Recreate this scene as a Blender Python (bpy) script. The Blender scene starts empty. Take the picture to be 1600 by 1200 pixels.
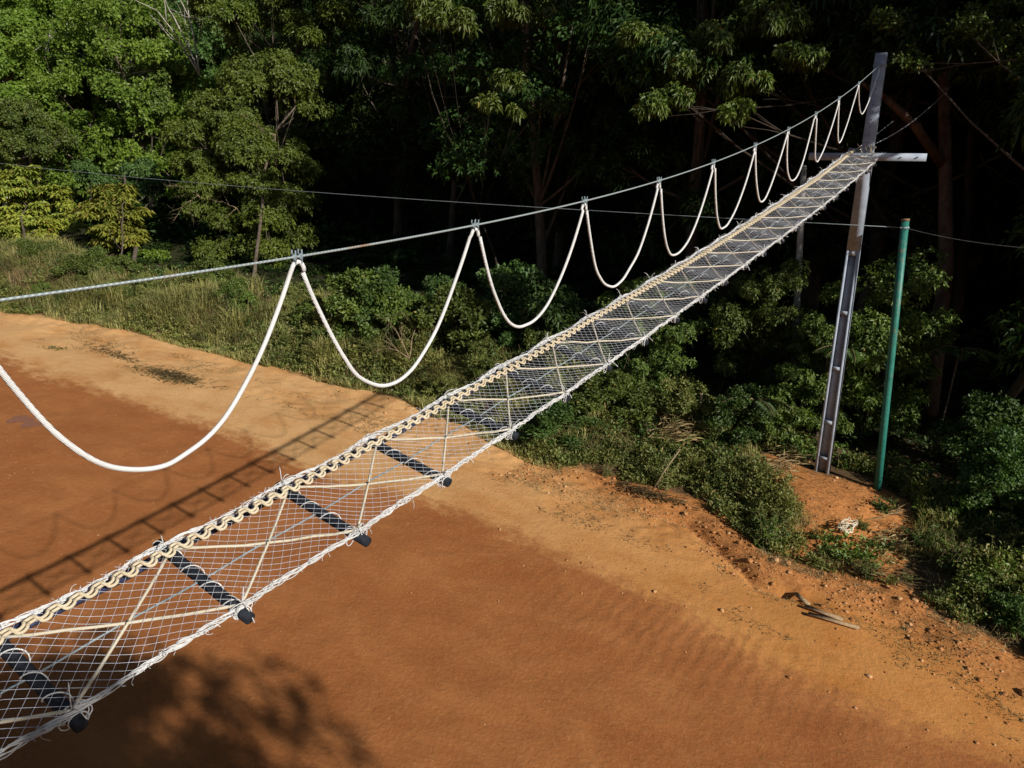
import bpy, math, random
import numpy as np
from mathutils import Vector, Matrix, Euler

# ------------------------------------------------------------------ camera, light, exposure
S = bpy.context.scene
COL = S.collection
F_PX, PITCH, ROLL, CAM_Z = 1151.4, 0.332, 0.048, 8.052
cam_d = bpy.data.cameras.new('camera'); cam = bpy.data.objects.new('camera', cam_d); COL.objects.link(cam)
cam_d.sensor_width = 36.0; cam_d.lens = F_PX / 1600 * 36.0; cam_d.clip_end = 3000; cam_d.clip_start = 0.05
fw = Vector((0, math.cos(PITCH), -math.sin(PITCH))); rt0 = Vector((1, 0, 0)); up0 = rt0.cross(fw)
RT = rt0 * math.cos(ROLL) + up0 * math.sin(ROLL); UP = -rt0 * math.sin(ROLL) + up0 * math.cos(ROLL)
m = Matrix((RT, UP, -fw)).transposed().to_4x4(); m.translation = Vector((0, 0, CAM_Z)); cam.matrix_world = m
S.camera = cam

SUN_TO = Vector((1.216, -1.243, 1.0)).normalized()
SUN_EL = math.asin(SUN_TO.z); SUN_AZ = math.atan2(SUN_TO.x, SUN_TO.y)
w = bpy.data.worlds.new('World'); S.world = w; w.use_nodes = True
nt = w.node_tree; bg = nt.nodes['Background']; sky = nt.nodes.new('ShaderNodeTexSky')
sky.sky_type = 'NISHITA'; sky.sun_disc = False; sky.sun_elevation = SUN_EL; sky.sun_rotation = SUN_AZ
nt.links.new(sky.outputs[0], bg.inputs[0]); bg.inputs[1].default_value = 0.05
sd = bpy.data.lights.new('sun', 'SUN'); sd.energy = 5.0; sd.angle = math.radians(0.5); sd.color = (1, 0.95, 0.87)
sun = bpy.data.objects.new('sun', sd); COL.objects.link(sun)
sun.rotation_euler = SUN_TO.to_track_quat('Z', 'Y').to_euler(); sun.location = (20, -10, 30)
vs = S.view_settings; vs.view_transform = 'Standard'; vs.look = 'None'; vs.exposure = 0.22; vs.gamma = 1
S.cycles.max_bounces = 6; S.cycles.diffuse_bounces = 2; S.cycles.transmission_bounces = 4
S.cycles.transparent_max_bounces = 4; S.cycles.caustics_reflective = False; S.cycles.caustics_refractive = False

R = random.Random(7); NR = np.random.default_rng(11)

# ------------------------------------------------------------------ frames
AL = 0.576
XP, YP = 7.587, 16.269                                  # foot of the concrete pole
UD = np.array([math.cos(AL), -math.sin(AL)]); VD = np.array([math.sin(AL), math.cos(AL)])   # along / across the road
def uv2w(u, v): return u * UD[0] + v * VD[0], u * UD[1] + v * VD[1]
def w2uv(x, y): return x * UD[0] + y * UD[1], x * VD[0] + y * VD[1]
def ray(px, py): return fw + RT * ((px - 800) / F_PX) - UP * ((py - 600) / F_PX)
def at(px, py, D): return Vector((0, 0, CAM_Z)) + ray(px, py) * D      # a point D metres in front of the lens
def onz(px, py, z=0.0):
    d = ray(px, py); return Vector((0, 0, CAM_Z)) + d * ((z - CAM_Z) / d.z)

# ------------------------------------------------------------------ numpy value noise
def _hash(ix, iy, s):
    n = (ix.astype(np.int64) * 374761393 + iy.astype(np.int64) * 668265263 + s * 974634533) & 0x7fffffff
    n = ((n ^ (n >> 13)) * 1274126177) & 0x7fffffff
    return ((n ^ (n >> 16)) & 0xffff) / 65535.0
def vn(x, y, s=0):
    x = np.asarray(x, float); y = np.asarray(y, float)
    ix = np.floor(x); iy = np.floor(y); fx = x - ix; fy = y - iy
    fx = fx * fx * (3 - 2 * fx); fy = fy * fy * (3 - 2 * fy)
    a = _hash(ix, iy, s); b = _hash(ix + 1, iy, s); c = _hash(ix, iy + 1, s); d = _hash(ix + 1, iy + 1, s)
    return (a + (b - a) * fx + (c - a) * fy + (a - b - c + d) * fx * fy) * 2 - 1
def sst(a, b, x): t = np.clip((x - a) / (b - a), 0, 1); return t * t * (3 - 2 * t)

VE_U = [-60, -33, -29, -20, -14, -9, -4.5, -2.6, -.3, 1.8, 8, 30]; VE_V = [12.4, 13.0, 14.6, 15.5, 16.0, 14.9, 15.2, 14.0, 14.3, 13.3, 13.6, 14.5]
RE_U = [-60, -27, -19, -14, -9, -5.5, -1.7, 1.8, 30]; RE_V = [9.6, 10.4, 11.1, 11.1, 11.4, 11.0, 10.7, 11.0, 11.2]
def veg_edge(u): return np.interp(u, VE_U, VE_V)
def road_edge(u): return np.interp(u, RE_U, RE_V)
PU, PV = w2uv(XP, YP)
def height(u, v):
    u = np.asarray(u, float); v = np.asarray(v, float)
    ve = veg_edge(u); re = road_edge(u)
    h = 0.02 * vn(u * .35, v * .35, 1) * sst(-6, 2, v)
    h = h + .55 * sst(0.2, 3.2, v - ve) + .02 * np.clip(v - 19, 0, 20)
    verge = sst(-.6, .4, v - re)
    h = h + verge * .03 + .05 * verge * vn(u * .9, v * .9, 2) * sst(0, 2.5, v - re)
    h = h + sst(1.4, 2.6, v - re) * (.022 * vn(u * 5, v * 5, 3) + .014 * vn(u * 11, v * 11, 4))
    h = h + .10 * np.exp(-((v - ve + .25) / .28) ** 2) * (.6 + .6 * vn(u * 1.3, v * .7, 5))
    gu = u + .25 * vn(u * .8, v * 2, 6)
    h = h - .16 * np.exp(-((v - ve + 1.0 + .2 * vn(u * .9, 0 * u, 7)) / .16) ** 2) * sst(-6, -4.5, u) * (1 - sst(-2.2, -1.0, u))
    h = h + .18 * vn(u * .5, v * .5, 8) * sst(.5, 3, v - ve)
    md = np.hypot(u - PU, v - PV)
    h = h + (.05 * vn(u * 2.2, v * 2.2, 12) + .03 * vn(u * 6, v * 6, 13)) * (1 - sst(1.8, 3.2, md)) * sst(.1, .8, v - ve)
    h = h * (1 - .8 * (1 - sst(.8, 2.6, md)) * sst(.3, 1, v - ve)) + (.50) * (1 - sst(.8, 2.6, md)) * sst(.3, 1.2, v - ve)
    h = h + .3 * sst(.4, 5.5, v - ve) * (1 - sst(-19, -11, u))
    h = h + .35 * sst(30, 48, v) * (np.clip(v - 35, 0, 90)) * 1.35
    h = h + (.016 * vn(u * .9, v * 2.2, 9) + .009 * vn(u * 3.0, v * 4.0, 10)) * (1 - verge)
    return h
def hz(x, y):
    u, v = w2uv(x, y); return float(height(u, v))
def ongr(px, py):
    z = 0.0
    for _ in range(8):
        p = onz(px, py, z); z = .5 * z + .5 * hz(p.x, p.y)
    return onz(px, py, z)

# ------------------------------------------------------------------ mesh helpers
def mesh(name, V, Fs, mat, smooth=False):
    V = np.asarray(V, np.float32); me = bpy.data.meshes.new(name)
    Fl = [np.asarray(f, np.int32) for f in (Fs if isinstance(Fs, list) else [Fs]) if len(f)]
    me.vertices.add(len(V)); me.vertices.foreach_set('co', V.ravel())
    nl = sum(f.size for f in Fl); npol = sum(len(f) for f in Fl)
    me.loops.add(nl); me.polygons.add(npol)
    me.loops.foreach_set('vertex_index', np.concatenate([f.ravel() for f in Fl]))
    tot = np.concatenate([np.full(len(f), f.shape[1], np.int32) for f in Fl]); st = np.concatenate([[0], np.cumsum(tot)[:-1]]).astype(np.int32)
    me.polygons.foreach_set('loop_start', st); me.polygons.foreach_set('loop_total', tot)
    if smooth: me.polygons.foreach_set('use_smooth', np.ones(npol, bool))
    me.update(calc_edges=True); me.materials.append(mat); return me
class MB:
    def __init__(s): s.V = []; s.T = []; s.Q = []; s.n = 0
    def add(s, V, T=None, Q=None):
        V = np.asarray(V, float)
        if T is not None and len(T): s.T.append(np.asarray(T) + s.n)
        if Q is not None and len(Q): s.Q.append(np.asarray(Q) + s.n)
        s.V.append(V); s.n += len(V)
    def tube(s, P, r, n=6, cap=True):
        P = np.asarray(P, float); k = len(P); r = np.broadcast_to(np.asarray(r, float), (k,))
        T = np.gradient(P, axis=0); T /= np.linalg.norm(T, axis=1)[:, None] + 1e-9
        a = np.array([0, 0, 1.]) if abs(T[0][2]) < .9 else np.array([1., 0, 0])
        ns = []; nn = np.cross(T[0], a); nn /= np.linalg.norm(nn)
        for t in T:
            nn = nn - t * (nn @ t); nn /= np.linalg.norm(nn) + 1e-9; ns.append(nn)
        Nn = np.array(ns); B = np.cross(T, Nn)
        ang = np.arange(n) * 2 * math.pi / n
        V = P[:, None] + r[:, None, None] * (Nn[:, None] * np.cos(ang)[None, :, None] + B[:, None] * np.sin(ang)[None, :, None])
        i = np.arange(k - 1)[:, None] * n; j = np.arange(n)[None]; j2 = (j + 1) % n
        Q = np.stack([i + j, i + j2, i + n + j2, i + n + j], -1).reshape(-1, 4)
        V = V.reshape(-1, 3); T3 = None
        if cap:
            V = np.vstack([V, P[0], P[-1]]); c0 = k * n; c1 = c0 + 1; jj = np.arange(n); j3 = (jj + 1) % n
            T3 = np.vstack([np.stack([np.full(n, c0), j3, jj], -1), np.stack([np.full(n, c1), (k - 1) * n + jj, (k - 1) * n + j3], -1)])
        s.add(V, T3, Q)
    def box(s, c, ax, h):
        c = np.asarray(c, float); ax = np.asarray(ax, float)
        sg = np.array([[x, y, z] for z in (-1, 1) for y in (-1, 1) for x in (-1, 1)], float)
        V = c + (sg * np.asarray(h)) @ ax
        s.add(V, None, [[0, 2, 3, 1], [4, 5, 7, 6], [0, 1, 5, 4], [2, 6, 7, 3], [0, 4, 6, 2], [1, 3, 7, 5]])
    def me(s, name, mat, smooth=False): return mesh(name, np.vstack(s.V), [np.vstack(q) for q in (s.T, s.Q) if q], mat, smooth)
def tag(o, label=None, cat=None, group=None, kind=None):
    for k, v in (('label', label), ('category', cat), ('group', group), ('kind', kind)):
        if v: o[k] = v
    return o
def link(name, me, parent=None, loc=None):
    o = bpy.data.objects.new(name, me); COL.objects.link(o)
    if parent: o.parent = parent
    if loc is not None: o.location = loc
    return o
def empty(name, loc=(0, 0, 0), label=None, cat=None, group=None):
    o = bpy.data.objects.new(name, None); COL.objects.link(o); o.location = loc; o.empty_display_size = .2
    return tag(o, label, cat, group)
def part(name, mb, mat, parent, smooth=False):       # geometry given in world coordinates
    V = np.vstack(mb.V) - np.array(parent.location)[None]
    mb.V = [V]; return link(name, mb.me(name, mat, smooth), parent)

# ------------------------------------------------------------------ materials
def newmat(name, rough=.8, col=(.5, .5, .5), spec=.3):
    mt = bpy.data.materials.new(name); mt.use_nodes = True; b = mt.node_tree.nodes['Principled BSDF']
    b.inputs['Base Color'].default_value = (*col, 1); b.inputs['Roughness'].default_value = rough
    b.inputs['Specular IOR Level'].default_value = spec
    return mt, mt.node_tree, b
def N(t, typ, **k):
    n = t.nodes.new(typ)
    for a, v in k.items():
        if a in n.inputs: n.inputs[a].default_value = v
        else: setattr(n, a, v)
    return n
def noise(t, scale, detail=4, rough=.6, vec=None, dist=0):
    n = t.nodes.new('ShaderNodeTexNoise'); n.inputs['Scale'].default_value = scale; n.inputs['Detail'].default_value = detail
    n.inputs['Roughness'].default_value = rough; n.inputs['Distortion'].default_value = dist
    if vec is not None: t.links.new(vec, n.inputs['Vector'])
    return n.outputs['Fac']
def ramp(t, fac, stops):
    n = t.nodes.new('ShaderNodeValToRGB'); t.links.new(fac, n.inputs[0]); e = n.color_ramp.elements
    while len(e) < len(stops): e.new(.5)
    for el, (p, c) in zip(e, stops): el.position = p; el.color = (*c, 1) if len(c) == 3 else c
    return n.outputs[0]
def mixc(t, fac, a, b, mode='MIX'):
    n = t.nodes.new('ShaderNodeMix'); n.data_type = 'RGBA'; n.blend_type = mode
    for s_, v in ((n.inputs[0], fac), (n.inputs[6], a), (n.inputs[7], b)):
        if hasattr(v, 'is_output') or isinstance(v, bpy.types.NodeSocket): t.links.new(v, s_)
        else: s_.default_value = v if isinstance(v, (int, float)) else (*v, 1)
    return n.outputs[2]
def mathn(t, op, a, b=0.0, c=None, clamp=False):
    n = t.nodes.new('ShaderNodeMath'); n.operation = op; n.use_clamp = clamp
    for i, v in enumerate((a, b, c)):
        if v is None: continue
        if isinstance(v, bpy.types.NodeSocket): t.links.new(v, n.inputs[i])
        else: n.inputs[i].default_value = v
    return n.outputs[0]
def bump(t, b, h, strength=.5, dist=.02, prev=None):
    n = t.nodes.new('ShaderNodeBump'); n.inputs['Strength'].default_value = strength; n.inputs['Distance'].default_value = dist
    t.links.new(h, n.inputs['Height'])
    if prev is not None: t.links.new(prev, n.inputs['Normal'])
    t.links.new(n.outputs[0], b.inputs['Normal']); return n.outputs[0]

RED, RED2 = (.32, .119, .038), (.39, .154, .053)
TAN, TAN2 = (.58, .33, .14), (.48, .23, .078)
def ground_mat():
    mt, t, b = newmat('earth', .95, spec=.1)
    tc = t.nodes.new('ShaderNodeTexCoord'); mp = N(t, 'ShaderNodeMapping'); t.links.new(tc.outputs['Object'], mp.inputs[0])
    mp.inputs['Rotation'].default_value = (0, 0, AL)      # along the road = x
    P = mp.outputs[0]
    st = N(t, 'ShaderNodeMapping'); t.links.new(P, st.inputs[0]); st.inputs['Scale'].default_value = (.6, 1, 1); PS = st.outputs[0]
    ar = N(t, 'ShaderNodeAttribute', attribute_name='redness'); av = N(t, 'ShaderNodeAttribute', attribute_name='litter'); am = N(t, 'ShaderNodeAttribute', attribute_name='bank'); ap = N(t, 'ShaderNodeAttribute', attribute_name='ripple'); af = N(t, 'ShaderNodeAttribute', attribute_name='woods')
    n1 = noise(t, .9, 6, .65, PS, .3); n2 = noise(t, 3.5, 8, .7, PS, .2); n3 = noise(t, 14, 6, .7, P); n4 = noise(t, 130, 3, .6, P)
    red = ramp(t, n1, [(.3, (.285, .098, .030)), (.5, RED), (.72, RED2)])
    red = mixc(t, mathn(t, 'MULTIPLY', ramp(t, n2, [(.56, (0, 0, 0)), (.72, (1, 1, 1))]), .30), red, (.46, .21, .085))
    tan = ramp(t, n1, [(.3, TAN2), (.5, TAN), (.75, (.66, .40, .18))])
    tan = mixc(t, mathn(t, 'MULTIPLY', ramp(t, n3, [(.5, (0, 0, 0)), (.75, (1, 1, 1))]), .35), tan, TAN2)
    sx = N(t, 'ShaderNodeSeparateXYZ'); t.links.new(P, sx.inputs[0])
    tan = mixc(t, ramp(t, mathn(t, 'MULTIPLY_ADD', sx.outputs[0], .09, 1.15, clamp=True), [(.0, (0, 0, 0)), (1, (1, 1, 1))]), tan, mixc(t, 1.0, tan, (.86, .66, .45), 'MULTIPLY'))
    bank = ramp(t, n3, [(.3, (.26, .10, .03)), (.55, (.46, .19, .06)), (.75, (.56, .29, .11))])
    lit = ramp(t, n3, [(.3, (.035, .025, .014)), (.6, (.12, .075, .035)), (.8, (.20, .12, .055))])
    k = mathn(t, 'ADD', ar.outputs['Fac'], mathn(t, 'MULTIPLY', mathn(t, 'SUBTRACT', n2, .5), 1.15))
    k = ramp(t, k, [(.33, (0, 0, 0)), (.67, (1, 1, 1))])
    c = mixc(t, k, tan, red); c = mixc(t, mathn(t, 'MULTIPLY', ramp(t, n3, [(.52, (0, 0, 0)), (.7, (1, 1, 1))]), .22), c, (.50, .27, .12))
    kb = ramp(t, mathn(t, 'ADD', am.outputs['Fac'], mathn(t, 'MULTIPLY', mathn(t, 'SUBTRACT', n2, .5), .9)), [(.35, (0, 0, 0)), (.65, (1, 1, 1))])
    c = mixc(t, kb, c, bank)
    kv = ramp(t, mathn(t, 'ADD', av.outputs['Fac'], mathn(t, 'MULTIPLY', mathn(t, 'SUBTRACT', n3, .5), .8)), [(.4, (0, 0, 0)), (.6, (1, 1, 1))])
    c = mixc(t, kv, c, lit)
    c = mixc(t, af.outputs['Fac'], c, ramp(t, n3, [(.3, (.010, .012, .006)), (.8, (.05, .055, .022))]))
    # scattered dark straw flecks and pale grit
    vo = N(t, 'ShaderNodeTexVoronoi', Scale=38.0); t.links.new(P, vo.inputs['Vector'])
    g = mathn(t, 'LESS_THAN', vo.outputs['Distance'], .13)
    c = mixc(t, mathn(t, 'MULTIPLY', mathn(t, 'MULTIPLY', g, ramp(t, n2, [(.5, (0, 0, 0)), (.6, (1, 1, 1))])), .5), c, (.62, .36, .17))
    c = mixc(t, mathn(t, 'MULTIPLY', mathn(t, 'SUBTRACT', n4, .5), .5, clamp=True), c, (.16, .06, .02))
    t.links.new(c, b.inputs['Base Color'])
    wv = N(t, 'ShaderNodeTexWave', Scale=1.25, Distortion=5.0, Detail=3.0); wv.bands_direction = 'X'; t.links.new(P, wv.inputs['Vector']); wv.inputs['Detail Scale'].default_value = 1.2
    wm = mathn(t, 'MULTIPLY', wv.outputs['Fac'], ap.outputs['Fac'])
    p = bump(t, b, wm, .35, .02)
    p = bump(t, b, n2, .5, .07, p); p = bump(t, b, n3, .5, .03, p); bump(t, b, n4, .35, .006, p)
    return mt
M_EARTH = ground_mat()

def leaf_mat(name, cols, spec=.35, trans=.25, yellow=0.0, rough=.5):
    mt, t, b = newmat(name, rough, spec=spec)
    g = t.nodes.new('ShaderNodeNewGeometry'); oi = t.nodes.new('ShaderNodeObjectInfo'); tc = t.nodes.new('ShaderNodeTexCoord')
    c = ramp(t, g.outputs['Random Per Island'], [(i / (len(cols) - 1), k) for i, k in enumerate(cols)])
    n1 = noise(t, .55, 3, .6, tc.outputs['Object'])
    c = mixc(t, mathn(t, 'MULTIPLY', ramp(t, n1, [(.4, (0, 0, 0)), (.65, (1, 1, 1))]), .55), c, tuple(min(1, v * s) for v, s in zip(cols[-1], (1.1, 1.08, .8))))
    hs = N(t, 'ShaderNodeHueSaturation'); t.links.new(c, hs.inputs['Color'])
    t.links.new(mathn(t, 'MULTIPLY_ADD', oi.outputs['Random'], .022, .489), hs.inputs['Hue'])
    t.links.new(mathn(t, 'MULTIPLY_ADD', oi.outputs['Random'], .5, .75), hs.inputs['Value'])
    c = hs.outputs[0]
    if yellow:
        k = mathn(t, 'LESS_THAN', mathn(t, 'FRACT', mathn(t, 'MULTIPLY', g.outputs['Random Per Island'], 37.7)), yellow)
        c = mixc(t, k, c, (.26, .20, .05))
    t.links.new(c, b.inputs['Base Color'])
    tr = t.nodes.new('ShaderNodeBsdfTranslucent'); t.links.new(mixc(t, 1.0, c, (1.1, 1.25, .5), 'MULTIPLY'), tr.inputs[0])
    mx = t.nodes.new('ShaderNodeMixShader'); mx.inputs[0].default_value = trans
    t.links.new(b.outputs[0], mx.inputs[1]); t.links.new(tr.outputs[0], mx.inputs[2])
    t.links.new(mx.outputs[0], t.nodes['Material Output'].inputs[0]); return mt
M_LF = dict(
    dark=leaf_mat('leaf_dark', [(.014, .034, .009), (.024, .052, .012), (.044, .080, .018)], spec=.2),
    olive=leaf_mat('leaf_olive', [(.05, .08, .016), (.08, .12, .024), (.13, .175, .035)], yellow=.008),
    sunlit=leaf_mat('leaf_sunlit', [(.06, .10, .016), (.10, .15, .024), (.16, .21, .035)], trans=.3),
    mid=leaf_mat('leaf_mid', [(.034, .070, .017), (.052, .10, .024), (.085, .14, .034)]),
    bright=leaf_mat('leaf_bright', [(.085, .15, .02), (.12, .20, .026), (.17, .25, .035)], trans=.35),
    palmate=leaf_mat('leaf_palmate', [(.14, .19, .03), (.22, .26, .045), (.33, .33, .06)], trans=.3, yellow=.05),
    weed=leaf_mat('leaf_weed', [(.08, .11, .025), (.14, .17, .04), (.21, .21, .07)], yellow=.03),
    grass=leaf_mat('grass_blade', [(.14, .165, .045), (.24, .235, .08), (.36, .31, .14)], spec=.2, yellow=.0),
    dry=leaf_mat('dry_straw', [(.16, .11, .05), (.26, .19, .09), (.36, .27, .15)], spec=.1, trans=.1),
    dullstraw=leaf_mat('dark_litter', [(.05, .038, .022), (.10, .07, .035), (.16, .12, .06)], spec=.1, trans=.1),
)
def bark_mat(name, c1, c2, sc=6, spec=.15):
    mt, t, b = newmat(name, .9, spec=spec); tc = t.nodes.new('ShaderNodeTexCoord')
    mp = N(t, 'ShaderNodeMapping'); t.links.new(tc.outputs['Object'], mp.inputs[0]); mp.inputs['Scale'].default_value = (1, 1, .35)
    n = noise(t, sc, 6, .7, mp.outputs[0], .4); t.links.new(ramp(t, n, [(.3, c1), (.7, c2)]), b.inputs['Base Color']); bump(t, b, n, .6, .02); return mt
M_BARK = bark_mat('bark', (.045, .032, .022), (.16, .13, .10)); M_BARKP = bark_mat('pale_bark', (.18, .16, .13), (.52, .49, .43))
M_BARKR = bark_mat('red_bark', (.06, .032, .022), (.19, .13, .095)); M_BARKD = bark_mat('dark_bark', (.02, .015, .011), (.065, .05, .038)); M_TWIG = bark_mat('twig', (.14, .10, .06), (.36, .27, .17), 20)

def concrete_mat():
    mt, t, b = newmat('concrete', .85, spec=.25); tc = t.nodes.new('ShaderNodeTexCoord')
    n = noise(t, 3, 8, .7, tc.outputs['Object'], .3); n2 = noise(t, 40, 4, .6, tc.outputs['Object'])
    c = ramp(t, n, [(.25, (.17, .20, .255)), (.5, (.31, .355, .43)), (.8, (.45, .505, .58))])
    ob = N(t, 'ShaderNodeSeparateXYZ'); t.links.new(tc.outputs['Object'], ob.inputs[0])
    low = mathn(t, 'SUBTRACT', 1.0, mathn(t, 'MULTIPLY', ob.outputs[2], .9), clamp=True)
    c = mixc(t, mathn(t, 'MULTIPLY', low, .2), c, (.25, .13, .07))
    t.links.new(c, b.inputs['Base Color']); p = bump(t, b, n, .3, .01); bump(t, b, n2, .35, .003, p); return mt
M_CONC = concrete_mat()
def rope_mat(name, c1, c2, sc=120, rough=.75, bs=.8, bd=.003):
    mt, t, b = newmat(name, rough, spec=.25); tc = t.nodes.new('ShaderNodeTexCoord')
    wv = N(t, 'ShaderNodeTexWave', Scale=sc * .7, Distortion=1.5, Detail=1.0); wv.bands_direction = 'DIAGONAL'; t.links.new(tc.outputs['Object'], wv.inputs['Vector'])
    n = noise(t, 5, 4, .6, tc.outputs['Object']); n2 = noise(t, sc, 2, .6, tc.outputs['Object'])
    c = ramp(t, n, [(.3, c1), (.65, c2)]); c = mixc(t, mathn(t, 'MULTIPLY', wv.outputs['Fac'], .25), c, tuple(v * .7 for v in c1))
    t.links.new(c, b.inputs['Base Color']); bump(t, b, mathn(t, 'ADD', wv.outputs['Fac'], n2), bs, bd); return mt
M_CREAM = rope_mat('cream_rope', (.66, .58, .43), (.80, .72, .56)); M_WHITE = rope_mat('white_rope', (.76, .76, .75), (.87, .87, .86))
M_YELL = rope_mat('straw_rope', (.68, .56, .38), (.80, .69, .50)); M_NET = rope_mat('net_twine', (.76, .79, .88), (.86, .88, .94), 60)
M_STEEL = rope_mat('cable_steel', (.20, .26, .29), (.36, .43, .46), 160, .45, .8, .002)
def rusty_cable():
    mt, t, b = newmat('old_cable', .5, spec=.5); tc = t.nodes.new('ShaderNodeTexCoord')
    n = noise(t, 3.2, 3, .6, tc.outputs['Object']); wv = N(t, 'ShaderNodeTexWave', Scale=22.0, Distortion=.6); wv.bands_direction = 'DIAGONAL'; t.links.new(tc.outputs['Object'], wv.inputs['Vector'])
    c = ramp(t, n, [(.0, (.28, .33, .34)), (.64, (.36, .42, .43)), (.70, (.34, .20, .11))]); c = mixc(t, mathn(t, 'MULTIPLY', wv.outputs['Fac'], .2), c, (.12, .13, .13))
    t.links.new(c, b.inputs['Base Color']); b.inputs['Metallic'].default_value = .3; bump(t, b, wv.outputs['Fac'], .6, .003); return mt
M_CABLE = rusty_cable()
def rubber_mat(name, c1, c2):
    mt, t, b = newmat(name, .75, spec=.2); tc = t.nodes.new('ShaderNodeTexCoord'); n = noise(t, 28, 6, .7, tc.outputs['Object'])
    t.links.new(ramp(t, n, [(.35, c1), (.75, c2)]), b.inputs['Base Color']); bump(t, b, n, .6, .006); return mt
M_BAR = rubber_mat('black_bar', (.006, .008, .012), (.028, .034, .046)); M_NAVY = rubber_mat('navy_hose', (.02, .024, .06), (.06, .07, .13))
def green_mat():
    mt, t, b = newmat('green_paint', .5, spec=.4); tc = t.nodes.new('ShaderNodeTexCoord')
    n = noise(t, 1.3, 5, .7, tc.outputs['Object'], .5); n2 = noise(t, 9, 5, .7, tc.outputs['Object'])
    k = ramp(t, mathn(t, 'ADD', n, mathn(t, 'MULTIPLY', n2, .25)), [(.68, (0, 0, 0)), (.76, (1, 1, 1))])
    c = ramp(t, n2, [(.3, (.012, .115, .09)), (.7, (.028, .19, .15))]); c = mixc(t, mathn(t, 'MULTIPLY', k, .8), c, (.19, .13, .085))
    t.links.new(c, b.inputs['Base Color']); bump(t, b, n2, .2, .004); return mt
M_GREEN = green_mat()
M_WOOD = bark_mat('weathered_board', (.20, .13, .07), (.42, .29, .17), 14); M_BLACK = newmat('black_plastic', .4, (.015, .017, .02), .5)[0]
M_TIE = newmat('tie_plastic', .4, (.02, .02, .02), .4)[0]
M_RUST = newmat('rusty_cap', .8, (.20, .12, .07), .2)[0]; M_GTARP = newmat('green_sheet', .6, (.02, .20, .06), .3)[0]
def clod_mat():
    mt, t, b = newmat('clod_earth', .95, spec=.1); g = t.nodes.new('ShaderNodeNewGeometry'); oi = t.nodes.new('ShaderNodeObjectInfo'); tc = t.nodes.new('ShaderNodeTexCoord')
    r = mathn(t, 'FRACT', mathn(t, 'ADD', g.outputs['Random Per Island'], oi.outputs['Random']))
    t.links.new(ramp(t, r, [(0, (.30, .125, .042)), (.7, (.42, .20, .08)), (1, (.54, .33, .17))]), b.inputs['Base Color']); bump(t, b, noise(t, 40, 4, .7, tc.outputs['Object']), .6, .01); return mt
M_CLOD = clod_mat()

# ------------------------------------------------------------------ ground and road
ul = np.concatenate([np.linspace(-420, -65, 16), np.arange(-60, -34, .5), np.arange(-34, -14, .16), np.arange(-14, 7, .09), np.arange(7, 32, 1.), np.linspace(34, 420, 16)])
vl = np.concatenate([np.linspace(-420, -32, 14), np.arange(-30, 1, 2.), np.arange(1, 10, .2), np.arange(10, 12.2, .08), np.arange(12.2, 17.5, .06), np.arange(17.5, 20, .12), np.arange(20, 32, .6), np.arange(32, 90, 2.), np.linspace(92, 420, 16)])
UU, VV = np.meshgrid(ul, vl, indexing='ij'); ZZ = height(UU, VV); XX, YY = uv2w(UU, VV)
nu, nv = UU.shape; idx = np.arange(nu * nv).reshape(nu, nv)
Q = np.stack([idx[:-1, :-1], idx[1:, :-1], idx[1:, 1:], idx[:-1, 1:]], -1)
vsplit = int(np.searchsorted(vl, 12.2))
redn = np.clip(.5 - (VV - road_edge(UU)) * .55 + .25 * vn(UU * .25, VV * .8, 20), -1, 2)
redn = np.clip(redn, 0, 1); redn[VV < 8] = 1
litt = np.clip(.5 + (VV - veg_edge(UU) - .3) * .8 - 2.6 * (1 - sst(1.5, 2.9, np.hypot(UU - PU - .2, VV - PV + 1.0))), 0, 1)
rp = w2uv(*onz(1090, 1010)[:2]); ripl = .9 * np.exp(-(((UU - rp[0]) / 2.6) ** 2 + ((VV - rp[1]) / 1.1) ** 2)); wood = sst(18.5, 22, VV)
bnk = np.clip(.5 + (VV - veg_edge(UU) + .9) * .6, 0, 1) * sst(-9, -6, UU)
def sub(name, sl, label):
    q = Q[:, sl].reshape(-1, 4); used, inv = np.unique(q, return_inverse=True)
    V = np.stack([XX.ravel()[used], YY.ravel()[used], ZZ.ravel()[used]], -1)
    me = mesh(name, V, inv.reshape(-1, 4), M_EARTH, True)
    for an, A in (('redness', redn), ('litter', litt), ('bank', bnk), ('ripple', ripl), ('woods', wood)):
        a = me.attributes.new(an, 'FLOAT', 'POINT'); a.data.foreach_set('value', A.ravel()[used].astype(np.float32))
    o = link(name, me); tag(o, label, name, kind='structure'); return o
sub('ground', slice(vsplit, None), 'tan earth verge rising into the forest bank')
sub('road', slice(0, vsplit), 'packed red dirt road with faint tyre ripples')

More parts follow.
